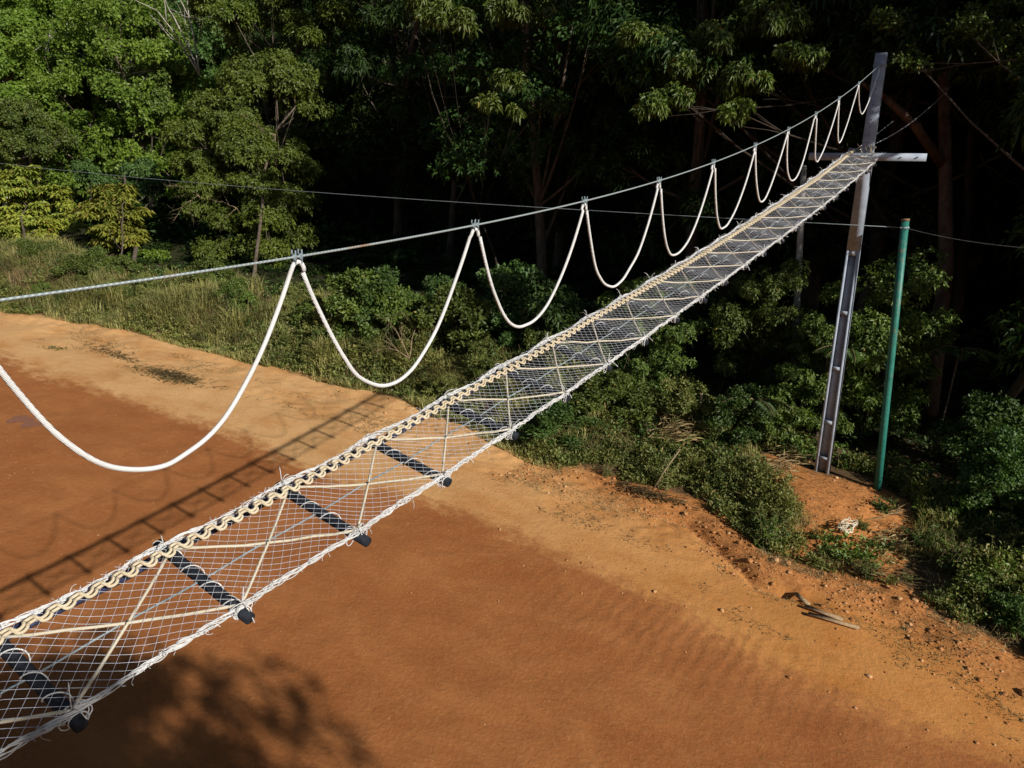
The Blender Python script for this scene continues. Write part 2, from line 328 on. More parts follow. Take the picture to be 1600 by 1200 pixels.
# ------------------------------------------------------------------ foliage kit
def nrm(a): return a / (np.linalg.norm(a, axis=-1, keepdims=True) + 1e-9)
def leaf_geo(P, D, Nn, L, W, fold=.18, droop=.15):
    n = len(P); D = nrm(D); Sd = nrm(np.cross(D, Nn)); Nn = np.cross(Sd, D)
    L = np.broadcast_to(L, (n,))[:, None]; W = np.broadcast_to(W, (n,))[:, None]
    mid = P + D * L * .5; tip = P + D * L - np.array([0, 0, 1.]) * L * droop
    V = np.stack([P, mid + Sd * W * .5 + Nn * W * fold, tip, mid - Sd * W * .5 + Nn * W * fold], 1).reshape(-1, 3)
    b = np.arange(n)[:, None] * 4
    T = np.concatenate([b + [0, 1, 2], b + [0, 2, 3]], 1).reshape(-1, 3)
    return V, T
def rosettes(C, A, k, L, W, rng, th=(.6, 1.5), jit=.04, droop=.2, fold=.18):
    n = len(C); A = nrm(A); h = nrm(np.cross(A, rng.normal(size=(n, 3)))); g = np.cross(A, h)
    ph = (np.arange(k)[None] + rng.uniform(0, 1, (n, 1))) * (2 * math.pi / k) + rng.normal(0, .25, (n, k))
    t = rng.uniform(*th, (n, k))
    D = A[:, None] * np.cos(t)[..., None] + (h[:, None] * np.cos(ph)[..., None] + g[:, None] * np.sin(ph)[..., None]) * np.sin(t)[..., None]
    P = C[:, None] + rng.normal(0, jit, (n, k, 3)) + D * .02
    Nn = A[:, None] + rng.normal(0, .25, (n, k, 3))
    return leaf_geo(P.reshape(-1, 3), D.reshape(-1, 3), Nn.reshape(-1, 3), L * rng.uniform(.7, 1.2, n * k), W * rng.uniform(.75, 1.15, n * k), fold, droop)
def clumpy(lobes, n, rng, sub=9, subr=.42, up=.35):
    """rosette centres and axes on small clumps that sit on the lobes' surfaces"""
    lobes = np.asarray(lobes, float); r = lobes[:, 3:6]; ar = (r[:, 0] * r[:, 1] * r[:, 2]) ** .667; ar /= ar.sum()
    C = []; A = []
    for l, a in zip(lobes, ar):
        m_ = max(8, int(n * a)); s = nrm(rng.normal(size=(sub, 3))); s[:, 2] = np.abs(s[:, 2]) * .9 - .35; s = nrm(s)
        sc = l[:3] + s * l[3:6] * rng.uniform(.55, .95, (sub, 1)); sr = l[3:6].mean() * subr * rng.uniform(.6, 1.25, sub)
        i = rng.integers(0, sub, m_); d = nrm(rng.normal(size=(m_, 3))); d[:, 2] = d[:, 2] * .8 + up * .5; d = nrm(d)
        c = sc[i] + d * sr[i][:, None] * rng.uniform(.55, 1.05, (m_, 1)) * np.array([1, 1, .75])
        C.append(c); A.append(nrm(d + nrm(c - l[:3]) * .5 + np.array([0, 0, up]) + rng.normal(0, .2, (m_, 3))))
    return np.vstack(C), np.vstack(A)
KIND = {  # leaves per rosette, length, width, spread angle, droop
    'broad': dict(k=7, L=.20, W=.085, th=(.6, 1.5), droop=.25), 'small': dict(k=6, L=.12, W=.065, th=(.4, 1.5), droop=.1),
    'fine': dict(k=6, L=.10, W=.045, th=(.3, 1.5), droop=.1), 'palmate': dict(k=9, L=.37, W=.14, th=(1.15, 1.5), droop=.38, jit=.01),
    'long': dict(k=6, L=.28, W=.08, th=(.7, 1.7), droop=.45)}
def crown_mesh(name, lobes, n, kind, mat, seed, scale=1.0, **kw):
    rng = np.random.default_rng(seed); k = dict(KIND[kind]); k.update({a: kw.pop(a) for a in list(kw) if a in ('L', 'W', 'k', 'th', 'droop')})
    C, A = clumpy(lobes, n, rng, **kw)
    if kind == 'palmate': A = nrm(A * .35 + np.array([0, 0, 1.]))
    kk = k.pop('k'); L = k.pop('L') * scale; W = k.pop('W') * scale
    V, T = rosettes(C, A, kk, L, W, rng, **k); return mesh(name, V, T, mat)
def limbs_mb(base, top, lobes, r0, rng, twigs=3, bend=.5):
    mb = MB(); base = np.array(base, float); top = np.array(top, float); H_ = np.linalg.norm(top - base)
    t = np.linspace(0, 1, 9)[:, None]; off = np.cumsum(rng.normal(0, .025 * H_, (9, 3)), 0) * np.array([1, 1, 0]) * t
    P = base + (top - base) * t + off; rr = r0 * (1 - .6 * t[:, 0]); rr[0] *= 1.35; mb.tube(P, rr, 9)
    for l in lobes:
        c = np.array(l[:3]); f = rng.uniform(.35, .95); i = int(f * 8); s = P[i]; q = np.linspace(0, 1, 6)[:, None]
        m_ = (s + c) / 2 + np.array([0, 0, -.12 * np.linalg.norm(c - s)]); C = s * (1 - q) ** 2 + 2 * m_ * q * (1 - q) + c * q ** 2
        ra = rr[i] * .45; mb.tube(C, ra * (1 - .7 * q[:, 0]), 6)
        for _ in range(twigs):
            e = c + nrm(rng.normal(size=3)) * np.array(l[3:6]) * .95; g = np.linspace(0, 1, 4)[:, None]
            mb.tube(C[4] + (e - C[4]) * g + rng.normal(0, .05, (4, 3)) * g, ra * .28 * (1 - .7 * g[:, 0]), 4)
    return mb
def rand_lobes(rng, H_, R_, n, low=.35):
    out = []
    for i in range(n):
        z = H_ * (low + (1 - low) * (i + .5) / n); q = (z / H_ - low) / (1 - low)
        rad = R_ * (math.sin(math.pi * min(.97, .22 + .68 * q))) ; a = i * 2.4 + rng.uniform(-.5, .5); s = R_ * rng.uniform(.38, .6)
        out.append((rad * .62 * math.cos(a), rad * .62 * math.sin(a), z, s, s, s * .72))
    return out
PROTO = {}
def make_proto(key, H_, R_, nl, n, kind, mat, seed, low=.35, bark=M_BARK, r0=None, **kw):
    rng = np.random.default_rng(seed); lb = rand_lobes(rng, H_, R_, nl, low)
    cm = crown_mesh('crown', lb, n, kind, M_LF[mat], seed + 1, **kw)
    tm = limbs_mb((0, 0, -.6), (0, 0, H_ * .85), lb, r0 or H_ * .016, rng).me('trunk', bark, True); PROTO[key] = (tm, cm)
make_proto('t_dark', 15, 4.2, 15, 5200, 'broad', 'dark', 1)
make_proto('t_dark2', 17, 4.6, 16, 5600, 'long', 'dark', 2, low=.18)
make_proto('t_olive', 14, 4.4, 15, 7000, 'small', 'olive', 3, scale=1.3)
make_proto('t_mid', 13, 4.2, 14, 5200, 'broad', 'mid', 4)
make_proto('t_bright', 13, 4.0, 15, 7000, 'small', 'bright', 5, scale=1.3)
make_proto('t_low', 7.5, 3.0, 12, 4200, 'broad', 'olive', 6, low=.12)
make_proto('t_lowm', 8, 3.2, 13, 4200, 'broad', 'mid', 16, low=.08)
make_proto('t_lowb', 8, 3.0, 13, 5200, 'small', 'bright', 17, low=.1, scale=1.3)
make_proto('s_mid', 2.0, 1.15, 8, 1500, 'small', 'mid', 7, low=.12, r0=.03)
make_proto('s_olive', 1.7, 1.0, 7, 1500, 'small', 'olive', 8, low=.12, r0=.03)
make_proto('s_weed', 1.3, .95, 7, 1700, 'fine', 'weed', 9, low=.1, r0=.02)
make_proto('s_broad', 2.4, 1.0, 7, 700, 'broad', 'mid', 10, low=.2, r0=.03)
def sprig_proto(key, ns, h0, h1, mat, seed, L=.12, W=.05):
    rng = np.random.default_rng(seed); st = MB(); Cs = []; Ds = []
    for i in range(ns):
        a = rng.uniform(0, 6.28); H_ = rng.uniform(h0, h1); lean = rng.uniform(.1, .9); b = np.array([rng.normal(0, .12), rng.normal(0, .12), -.05]); t = np.linspace(0, 1, 7)[:, None]
        d = np.array([math.cos(a), math.sin(a), 0]); P = b + d * (lean * H_ * .7 * t ** 1.6) + np.array([0, 0, 1.]) * (H_ * (t - lean * .3 * t ** 2)) + rng.normal(0, .012, (7, 3)) * t; st.tube(P, .007 * (1.1 - t[:, 0]) + .0015, 4)
        k = int(10 + H_ * 12); tt = rng.uniform(.15, 1, k); C = np.stack([np.interp(tt, t[:, 0], P[:, j]) for j in range(3)], -1); Cs.append(C); D = rng.normal(0, 1, (k, 3)); D[:, 2] = D[:, 2] * .4 + .25; Ds.append(D)
    C = np.vstack(Cs); D = np.vstack(Ds); n = len(C); V, T = leaf_geo(C, D, np.tile([0, 0, 1.], (n, 1)) + rng.normal(0, .3, (n, 3)), L * rng.uniform(.6, 1.3, n), W * rng.uniform(.7, 1.3, n), .15, .3)
    PROTO[key] = (st.me('stems', M_TWIG), mesh('leaves', V, T, M_LF[mat]))
sprig_proto('p_olive', 26, .5, 1.5, 'olive', 61); sprig_proto('p_weed', 30, .3, 1.2, 'weed', 62, .10, .035); sprig_proto('p_mid', 24, .5, 1.7, 'mid', 63, .15, .07)
def place(key, name, x, y, s, label, cat, group, rot=None, z=None, sz=1.0):
    tm, cm = PROTO[key]; o = empty(name, (x, y, hz(x, y) - .05 if z is None else z), label, cat, group)
    o.rotation_euler = (R.uniform(-.04, .04), R.uniform(-.04, .04), R.uniform(0, 6.28) if rot is None else rot); o.scale = (s, s, s * sz)
    link('stems' if key[0] == 'p' else 'trunk', tm, o); link('leaves' if key[0] == 'p' else 'crown', cm, o); return o
def hero(name, base, lobes_px, kind, mat, n, seed, label, group=None, shade_lobes=(), r0=.12, bark=M_BARK, sub=9, subr=.42, depth_j=.5, trunk_to=None, **kw):
    """a tree with its own crown: clumps of given distance and size, gathered on limbs that start at the trunk"""
    rng = np.random.default_rng(seed); base = Vector(base); lb = []
    for px, py, rp, D in lobes_px:
        c = at(px, py, D) + fw * rng.uniform(-depth_j, depth_j); r = rp * D / F_PX; lb.append((c.x - base.x, c.y - base.y, c.z - base.z, r, r * .9, r * .8))
    for (eu, ev, ez, er) in shade_lobes: ex, ey = uv2w(eu, ev); lb.append((ex - base.x, ey - base.y, ez - base.z, er, er, er * .8))
    top = max(lb, key=lambda a: a[2]); o = empty(name, base, label, 'tree', group)
    tt = trunk_to if trunk_to is not None else (top[0] * .6 + np.mean([l[0] for l in lb]) * .4, top[1], top[2])
    link('trunk', limbs_mb((0, 0, -.4), tt, lb, r0, rng).me('trunk', bark, True), o)
    link('crown', crown_mesh('crown', lb, n, kind, M_LF[mat], seed + 50, sub=sub, subr=subr, **kw), o); return o

# ------------------------------------------------------------------ forest
def zone(u):
    return ('behind the yellow green trees' if u < -42 else 'left of the hanging rope' if u < -24 else 'behind the near rope loops' if u < -10 else 'behind the concrete pole')
for row, (v0, du, keys, cnt) in enumerate([(22.5, 5.2, ['t_dark', 't_dark2', 't_dark', 't_low'], 0), (27.5, 5.8, ['t_dark', 't_dark2', 't_olive', 't_dark'], 0), (33.5, 6.6, ['t_olive', 't_dark2', 't_mid', 't_dark'], 0), (41, 7.5, ['t_olive', 't_mid', 't_dark2', 't_bright'], 0), (51, 9, ['t_mid', 't_olive', 't_bright', 't_dark'], 0), (64, 11, ['t_mid', 't_olive', 't_dark2'], 0)]):
    u = 24 + row * 2
    while u > -2.5 * (v0 + 6):
        uu = u + R.uniform(-1.6, 1.6); vv = v0 + R.uniform(-1.6, 1.6)
        if row == 0 and uu < -8: break
        if row == 1 and uu < -16: break
        if (row == 0 and -9 < uu < 0) or (row == 2 and -1.75 * vv < uu < -1.12 * vv):
            u -= du; continue
        x, y = uv2w(uu, vv); key = R.choice(keys)
        if uu > -1.15 * vv: key = R.choice(['t_dark', 't_dark2'])
        far = row > 2
        lab = {'t_dark': 'dark broadleaf tree', 't_dark2': 'tall dark tree with drooping leaves', 't_olive': 'olive green small leaved tree', 't_mid': 'mid green broadleaf tree', 't_bright': 'bright green tree', 't_low': 'low bushy olive tree'}[key]
        lab += ' on the far slope' if far else ' ' + zone(uu)
        place(key, 'forest_tree', x, y, R.uniform(.85, 1.2) * (1.4 if row in (2, 3, 4) and uu > -8 else .95 if row == 1 else 1), lab, 'tree', lab.replace(' tree', ' trees', 1))
        u -= du
for i in range(125):
    uu = -105 + R.uniform(0, 76); vv = R.uniform(27.5, 60)
    if vv < -uu / 2.5 - 1 or uu > -1.15 * vv or (uu > -1.6 * vv and vv < 33): continue
    x, y = uv2w(uu, vv); key = R.choice(['t_low', 't_low', 't_lowm', 't_lowm', 't_lowb', 't_lowb']); lab = {'t_low': 'bushy olive tree low on the left slope', 't_lowm': 'bushy green tree low on the left slope', 't_lowb': 'bushy lime green tree low on the left slope'}[key]
    place(key, 'slope_tree', x, y, R.uniform(1.0, 1.7), lab, 'tree', lab.replace(' tree', ' trees', 1))
for (uu, vv, s) in ((13, 27.5, 1.7), (18.5, 28, 2.2), (26, 27, 2.2), (34, 27, 2.2), (8.5, 33, 1.9), (2.5, 31, 1.6), (16, 36, 2.2), (26, 38, 2.3)):  # trees added and scaled up, mostly out of view, to shade the forest
    x, y = uv2w(uu, vv); place('t_dark' if uu % 2 else 't_dark2', 'tall_shade_tree', x, y, s, 'very tall dark tree right of the poles, added to shade the forest', 'tree', 'very tall dark trees right of the poles, added to shade the forest')
# trees whose shade falls on the road, on the camera's side
for (uu, vv, s) in ((11, -1.2, .80), (9.5, -2.2, .78), (14.5, -2.6, .86), (10.6, -3.4, .80), (12.8, -4.6, .86), (12.5, -8, 1.1), (21, -7, 1.1), (16, -10, 1.3), (6, -11, 1.3), (-3, -12, 1.3), (-12, -11, 1.3), (-21, -12, 1.4), (-31, -12, 1.4), (27, -11, 1.3)):
    x, y = uv2w(uu, vv); place('t_dark', 'roadside_tree', x, y, s, 'dark roadside tree on the near side of the road, throwing shade over it', 'tree', 'trees on the near side of the road')

# hero trees, left
b = ongr(395, 437)
hero('bushy_tree', b, [(425, 125, 62, 39), (350, 185, 44, 39), (470, 165, 34, 39.5), (300, 212, 34, 38.5), (385, 235, 50, 38), (330, 290, 40, 38), (440, 255, 44, 38.5), (385, 345, 46, 37.5), (305, 320, 26, 38), (452, 322, 38, 38), (405, 392, 34, 37.5), (466, 372, 26, 38), (340, 395, 28, 38), (430, 425, 26, 37.5), (365, 425, 24, 37.5), (310, 255, 34, 38.5), (402, 290, 32, 36.8), (415, 345, 30, 36.6), (395, 235, 32, 36.9), (425, 390, 26, 36.6)],
     'broad', 'sunlit', 15000, 101, 'tall bushy olive green tree with lit clumps beside the dark gap', r0=.09, sub=13, subr=.55, L=.17, W=.085)
b = ongr(45, 412)
hero('palmate_tree', b, [(25, 300, 42, 41), (75, 320, 34, 41), (15, 350, 40, 40), (60, 370, 38, 40), (95, 350, 22, 40.5)], 'palmate', 'palmate', 1000, 102, 'yellow green tree with drooping hand shaped leaves at the left edge', r0=.07, sub=12, subr=.5)
b = ongr(190, 437)
hero('palmate_tree', b, [(185, 305, 24, 39), (160, 330, 28, 39), (205, 335, 26, 39), (185, 365, 34, 38.5), (160, 380, 22, 38.5), (213, 375, 20, 38.5)], 'palmate', 'palmate', 700, 103, 'smaller yellow green tree with drooping hand shaped leaves, some turned yellow', r0=.05, sub=12, subr=.5)
b = ongr(235, 440)
hero('leafy_shrub_tree', b, [(225, 400, 26, 38), (200, 425, 20, 37.5), (245, 425, 18, 37.5), (215, 440, 20, 37)], 'broad', 'bright', 700, 104, 'low bright green shrubby tree under the yellowing leaves', r0=.06)
hero('spreading_tree', ongr(205, 420), [(215, 262, 26, 44), (190, 285, 26, 44), (150, 280, 22, 44.5), (130, 260, 16, 45), (235, 300, 22, 43.5), (260, 285, 14, 43.5)], 'broad', 'mid', 1800, 105, 'mid green tree above the yellow green one', r0=.12)
hero('bright_tree', at(-20, 440, 52), [(20, 30, 66, 50), (15, 100, 58, 49), (50, 165, 44, 48), (5, 190, 48, 48), (20, 240, 34, 48), (-30, 120, 60, 50), (125, 5, 42, 50), (90, 10, 30, 50), (160, 20, 22, 50)], 'small', 'bright', 13000, 106, 'bright lime green tree in the upper left corner', r0=.25, bark=M_BARKP, scale=1.9, sub=11)
hero('broadleaf_tree', at(120, 430, 56), [(110, 55, 36, 54), (85, 85, 28, 53.5), (125, 100, 26, 53.5), (75, 110, 20, 53), (100, 145, 22, 53)], 'broad', 'mid', 2400, 107, 'deep green broadleaf tree beside the lime green one', r0=.2, scale=1.5)
hero('olive_tree', at(230, 430, 50), [(225, 110, 55, 49), (180, 130, 38, 48.5), (275, 130, 40, 49), (240, 165, 42, 48), (190, 60, 40, 50), (250, 50, 45, 50.5), (300, 30, 36, 51), (160, 20, 25, 51)], 'small', 'olive', 8000, 108, 'grey olive tree with a rounded crown and bare twigs', r0=.22, scale=1.5, sub=11)
hero('olive_tree', at(60, 430, 47), [(50, 190, 42, 46), (20, 160, 30, 46.5), (85, 215, 30, 45.5), (50, 235, 36, 45), (20, 215, 26, 45)], 'small', 'olive', 4200, 109, 'lower olive tree above the left palmate tree', r0=.16, scale=1.4)
hero('crest_tree', at(430, 430, 50), [(420, 20, 44, 42), (478, 52, 36, 41.5), (530, 25, 34, 41.5), (460, -25, 50, 42.5), (370, 35, 34, 42.5), (330, 5, 40, 43), (560, -15, 34, 42)], 'broad', 'sunlit', 6500, 110, 'green tree at the top edge above the bushy tree', r0=.2, scale=1.2)
# right hand trees, near the pole
bx = at(1478, 560, 24.5); bx.z = hz(bx.x, bx.y)
hero('overhanging_tree', bx, [(1130, 55, 50, 21), (1200, 40, 50, 21), (1245, 95, 36, 20.5), (1165, 130, 40, 20.5), (1060, 150, 22, 20.5), (1015, 165, 28, 20.5), (1010, 60, 44, 22), (1150, 178, 22, 20.2), (1085, 90, 40, 21)], 'long', 'olive', 4200, 120, 'large leafy tree overhanging the far end of the rope loops', r0=.2, bark=M_BARKD, L=.17, W=.062, sub=12, subr=.4, trunk_to=(-1.2, -.3, 11.5))
bx = at(800, 440, 30); bx.z = hz(bx.x, bx.y)
hero('hanging_tree', bx, [(790, 125, 26, 24.5), (765, 165, 20, 24.3), (805, 170, 14, 24.2), (700, 30, 40, 25.5), (655, 5, 30, 26), (790, 15, 40, 25.5), (860, 20, 36, 26)], 'long', 'olive', 1100, 121, 'tree with drooping leaf clusters hanging in the dark above the cable', r0=.045, bark=M_BARKD, L=.2, W=.07)
bx = at(1560, 560, 20); bx.z = hz(bx.x, bx.y)
hero('corner_tree', bx, [(1400, 30, 34, 19), (1560, 85, 46, 18.5), (1500, 50, 44, 18.5), (1590, 25, 45, 18.5), (1430, 88, 26, 18.5), (1620, 110, 50, 18)], 'small', 'olive', 3600, 122, 'small leaved tree filling the upper right corner', shade_lobes=((2.2, 16.8, 11.6, 1.1), (3.6, 16.2, 12.6, 1.2), (4.4, 17.6, 11.2, 1.2), (2.6, 18.4, 12.6, 1.0)), r0=.14, L=.12)  # unseen crown clumps added to throw dappled shade on the concrete pole



# ------------------------------------------------------------------ undergrowth
def bush(key, u, v, s, label, group, name='bush', sz=1.0):
    x, y = uv2w(u, v); return place(key, name, x, y, s, label, 'bush', group, sz=sz)
SH = {'s_mid': 'green leafy bush', 's_olive': 'olive green bush', 's_weed': 'pale weedy bush', 's_broad': 'large leaved bush', 'p_olive': 'straggly olive stemmed bush', 'p_weed': 'straggly thin weed bush', 'p_mid': 'straggly green bush'}
for i in range(230):
    u = R.uniform(-44, 3.5); row = R.random(); v = veg_edge(u) + .9 + row * (5.5 if u > -19 else 3.4)
    if math.hypot(u - PU, v - PV) < 1.9 or math.hypot(u - PU - .6, v - PV + 1.4) < 1.9: continue
    if v < -u / 2.5 - .5 or (u > -2.2 and v < veg_edge(u) + 1.6): continue
    key = R.choice(['s_mid', 's_olive', 's_weed', 's_olive'] if row < .45 else ['s_mid', 's_broad', 's_olive', 's_mid'])
    if u > -9 and R.random() < .45: continue
    if R.random() < .6: key = R.choice(['p_olive', 'p_weed', 'p_mid'])
    elif u < -19: key = R.choice(['s_weed', 's_olive'])
    s = (R.uniform(.45, .8) if row < .3 else R.uniform(.8, 1.35)) * (1 if u > -19 else .62)
    if u > -9: s *= .72
    if -4.6 < u < .3 and v < 18.6: s *= .6; key = 'p_weed'
    zn = 'left of the rope bridge' if u < -9 else 'below the rope bridge' if u < -5 else 'around the concrete pole'
    lab = f'{SH[key]} {"at the verge edge " if row < .3 else "before the dark trees "}{zn}'
    bush(key, u, v, s, lab, lab.replace(' bush', ' bushes', 1))
for i in range(110):
    u = R.uniform(-42, 2.5); v = veg_edge(u) + R.uniform(.15, 3.6) ** 1.0
    if math.hypot(u - PU, v - PV) < 1.7 or math.hypot(u - PU - .6, v - PV + 1.4) < 1.7 or v < -u / 2.5 - .5: continue
    key = R.choice(['p_weed', 'p_weed', 'p_olive']); zn = 'left of the rope bridge' if u < -9 else 'below the rope bridge' if u < -5 else 'near the concrete pole'
    lab = {'p_weed': 'small thin weed plant', 'p_olive': 'small olive stemmed plant'}[key] + ' standing in the verge ' + zn
    bush(key, u, v, R.uniform(.4, .85), lab, lab.replace(' plant', ' plants', 1), 'weed_plant')
# low trees closing the band under the crowns
for i in range(20):
    u = -46 + i * 2.35 + R.uniform(-.8, .8); v = 20.6 + R.uniform(-.7, 1.0)
    if u < -9: continue
    x, y = uv2w(u, v); lab = 'low bushy olive tree at the foot of the forest ' + ('left of the cable' if u < -22 else 'behind the near rope loops' if u < -10 else 'behind the concrete pole')
    place('t_low', 'young_tree', x, y, R.uniform(.4, .65), lab, 'tree', lab.replace(' tree', ' trees', 1))
# bushes that show singly
def px_bush(px, py, wid, key, label, name='bush', sz=.6):
    p = ongr(px, py); D = (p - Vector((0, 0, CAM_Z))).dot(fw); s = wid * D / F_PX / 2.1
    return place(key, name, p.x, p.y, s, label, 'bush', None, sz=sz)
px_bush(1380, 795, 60, 'p_mid', 'bright leafy plant climbing at the foot of the green post')
px_bush(1440, 850, 90, 'p_mid', 'bright green bush right of the white rope coil')
px_bush(1220, 650, 75, 's_broad', 'yellowing broad leaved sapling left of the concrete pole')
px_bush(1530, 960, 110, 'p_weed', 'grassy weed clump near the right edge above the verge')
px_bush(1585, 975, 80, 's_mid', 'green bush at the right edge of the picture')
px_bush(1285, 868, 60, 'p_olive', 'dull low bush just behind the verge below the concrete pole')
px_bush(1130, 765, 90, 'p_mid', 'green bush left of the bare earth mound')
px_bush(870, 690, 110, 's_mid', 'rounded green bush directly under the rope bridge')
for q_, (a_, b_) in enumerate(((1250, 720), (1235, 775), (1350, 825), (1390, 880), (1270, 840), (1420, 905))): px_bush(a_, b_, 55, 'p_weed' if q_ % 2 else 'p_olive', 'small straggly weed on the bare earth ' + ('left of the concrete pole', 'left of the pole shadow', 'beside the white rope coil', 'below the white rope coil', 'between rope coil and boards', 'right of the dry stem bundle')[q_], 'weed_plant')
px_bush(950, 660, 130, 's_olive', 'dense green bush right of the rope bridge near the verge')
px_bush(1110, 560, 130, 's_broad', 'lit leafy sapling right of the rope bridge before the dark forest')

def cloud_pts(n, ur, dv, rng, keep=None):
    u = rng.uniform(*ur, n); v = veg_edge(u) + rng.uniform(dv[0], dv[1], n) ** 1.0
    k = (v > -u / 2.5 - 1) & ((np.hypot(u - PU, v - PV) > 1.5) | (v > PV + .45)) & (np.hypot(u - PU - .9, v - PV + 1.1) > 1.3)
    if keep is not None: k &= keep(u, v)
    return u[k], v[k]
# grass blades
def blades(n, ur, dv, h0, h1, wd, seed, name, mat, label, cat, clump=.6, lean=.35, keep=None):
    rng = np.random.default_rng(seed); u, v = cloud_pts(n, ur, dv, rng, keep)
    k = vn(u * clump, v * clump, seed) + .3 * vn(u * 3, v * 3, seed + 1) > -.15; u, v = u[k], v[k]; n = len(u)
    hgt = rng.uniform(h0, h1, n) * (.75 + .6 * vn(u * .9, v * .9, seed + 2)) * (.35 + .65 * sst(0, 1.4, v - veg_edge(u) + .4 * vn(u * 2, v * 2, 3))); x, y = uv2w(u, v); z = height(u, v) - .02
    a = rng.uniform(0, 6.283, n); ln = rng.uniform(.1, lean, n); d = np.stack([np.cos(a), np.sin(a), 0 * a], -1); s = np.stack([-np.sin(a), np.cos(a), 0 * a], -1) * wd / 2
    P = np.stack([x, y, z], -1); up = np.array([0, 0, 1.]); M_ = P + d * (hgt * ln * .35)[:, None] + up * (hgt * .6)[:, None]; T = P + d * (hgt * ln * 1.3)[:, None] + up * (hgt * (1 - ln * .4))[:, None]
    V = np.stack([P - s, P + s, M_ + s * .8, M_ - s * .8, T], 1).reshape(-1, 3); b = np.arange(n)[:, None] * 5
    me = mesh(name, V, [b + [3, 2, 4], (b + [0, 1, 2, 3])], M_LF[mat]); o = link(name, me); tag(o, label, cat, kind='stuff'); return o
blades(130000, (-46, -8), (-.25, 5.4), .3, 1.15, .024, 31, 'grass', 'grass', 'tall mixed green grass along the left verge', 'grass', lean=.9)
blades(26000, (-46, -17), (.5, 4.6), .4, 1.15, .016, 32, 'dry_grass', 'dry', 'dry straw coloured grass standing in the left verge', 'grass', clump=.3, lean=1.1, keep=lambda u, v: (u < -30) | (vn(u * .6, v * .6, 5) > .35))
blades(26000, (-8, 3.5), (.1, 4.2), .1, .4, .014, 33, 'grass', 'grass', 'short grass between weeds around the concrete pole', 'grass')
blades(46000, (-9, 3.5), (-.3, 3.8), .06, .34, .012, 34, 'dry_straw', 'dry', 'flattened dry straw on the earth bank by the poles', 'straw', lean=2.4)
blades(9000, (-40, 3), (-1.7, .1), .05, .22, .012, 35, 'grass', 'grass', 'sparse small grass tufts creeping onto the tan verge', 'grass', clump=2.2, lean=1.2, keep=lambda u, v: vn(u * 1.7, v * 1.7, 66) > .55)
# creeping weeds
def weeds(n, ur, dv, h, mat, seed, label, kind='small', scale=1.0, thr=-.2, keep=None):
    rng = np.random.default_rng(seed); u, v = cloud_pts(n, ur, dv, rng, keep)
    f = vn(u * .8, v * .8, seed) + .5 * vn(u * 2.3, v * 2.3, seed + 1); k = f > thr; u, v, f = u[k], v[k], f[k]
    x, y = uv2w(u, v); z = height(u, v) + np.clip(.35 + .5 * f + .55 * vn(u * 3.1, v * 3.1, seed + 5), 0, 1.6) * h * rng.uniform(.05, 1, len(u)) * (.35 + .65 * sst(0, 1.2, v - veg_edge(u)))
    A = np.stack([rng.normal(0, .3, len(u)), rng.normal(0, .3, len(u)), np.ones(len(u))], -1); q = dict(KIND[kind]); kk = q.pop('k'); L = q.pop('L') * scale; W = q.pop('W') * scale
    V, T = rosettes(np.stack([x, y, z], -1), A, kk, L, W, rng, **q); o = link('undergrowth', mesh('undergrowth', V, T, M_LF[mat])); tag(o, label, 'undergrowth', kind='stuff')
weeds(24000, (-46, -8), (.0, 6), .8, 'weed', 41, 'weedy leaf cover behind the left verge', 'fine', 1.2)
weeds(5000, (-40, -6), (1.4, 6), .8, 'mid', 42, 'green creeping leaves behind the left verge', 'small')
weeds(22000, (-9, 4), (.1, 4.5), .55, 'weed', 43, 'low weeds covering the bank near the poles', 'fine', .9, thr=0)
weeds(7000, (-9, 4), (.5, 5), .5, 'olive', 44, 'green creeper leaves on the bank near the poles', 'small', .9, thr=-.1)
weeds(9000, (-60, 12), (3, 12), .35, 'dark', 45, 'dark leaf cover on the forest floor', 'broad', 1.0)
weeds(16000, (-130, 12), (12, 60), .9, 'dark', 46, 'dark leaf cover on the far forest slope', 'broad', 3.2, thr=-.6)
# litter of dark twigs and straw lying on the bare verge
def litter(n, ur, vr, seed, mat, L, name, label, thr, sc=(.6, 1.4), zoff=.004):
    rng = np.random.default_rng(seed); u = rng.uniform(*ur, n); f = rng.uniform(0, 1, n); v = veg_edge(u) - vr[1] + (vr[1] - vr[0]) * f
    k = (vn(u * sc[0], v * sc[1], seed) + .5 * vn(u * 3, v * 4, seed + 1)) > thr; u, v = u[k], v[k]; n = len(u)
    x, y = uv2w(u, v); z = height(u, v) + zoff; a = rng.uniform(0, 6.283, n)
    D = np.stack([np.cos(a), np.sin(a), rng.uniform(0, .35, n)], -1); V, T = leaf_geo(np.stack([x, y, z], -1), D, np.tile([0, 0, 1.], (n, 1)) + rng.normal(0, .3, (n, 3)), rng.uniform(.4, 1, n) * L, rng.uniform(.05, .14, n) * L, .2, -.1)
    o = link(name, mesh(name, V, T, M_LF[mat])); tag(o, label, 'litter', kind='stuff')
litter(16000, (-30, 3), (-.2, 2.6), 51, 'dullstraw', .13, 'twig_litter', 'dark dry twigs scattered over the tan verge', .35)
litter(2600, (-5.5, .8), (-3.6, -.6), 53, 'dullstraw', .11, 'twig_litter', 'dark bits of leaf and root on the bare earth mound', -.1, (1.5, 1.5))
litter(1500, (-5.5, .8), (-3.6, -.6), 54, 'dry', .10, 'straw_litter', 'pale dry scraps on the bare earth mound', .0, (1.5, 1.5))
litter(6000, (-9, 3), (-.4, 1.6), 52, 'dry', .12, 'straw_litter', 'pale dry leaf scraps on the rubble strip', .1)
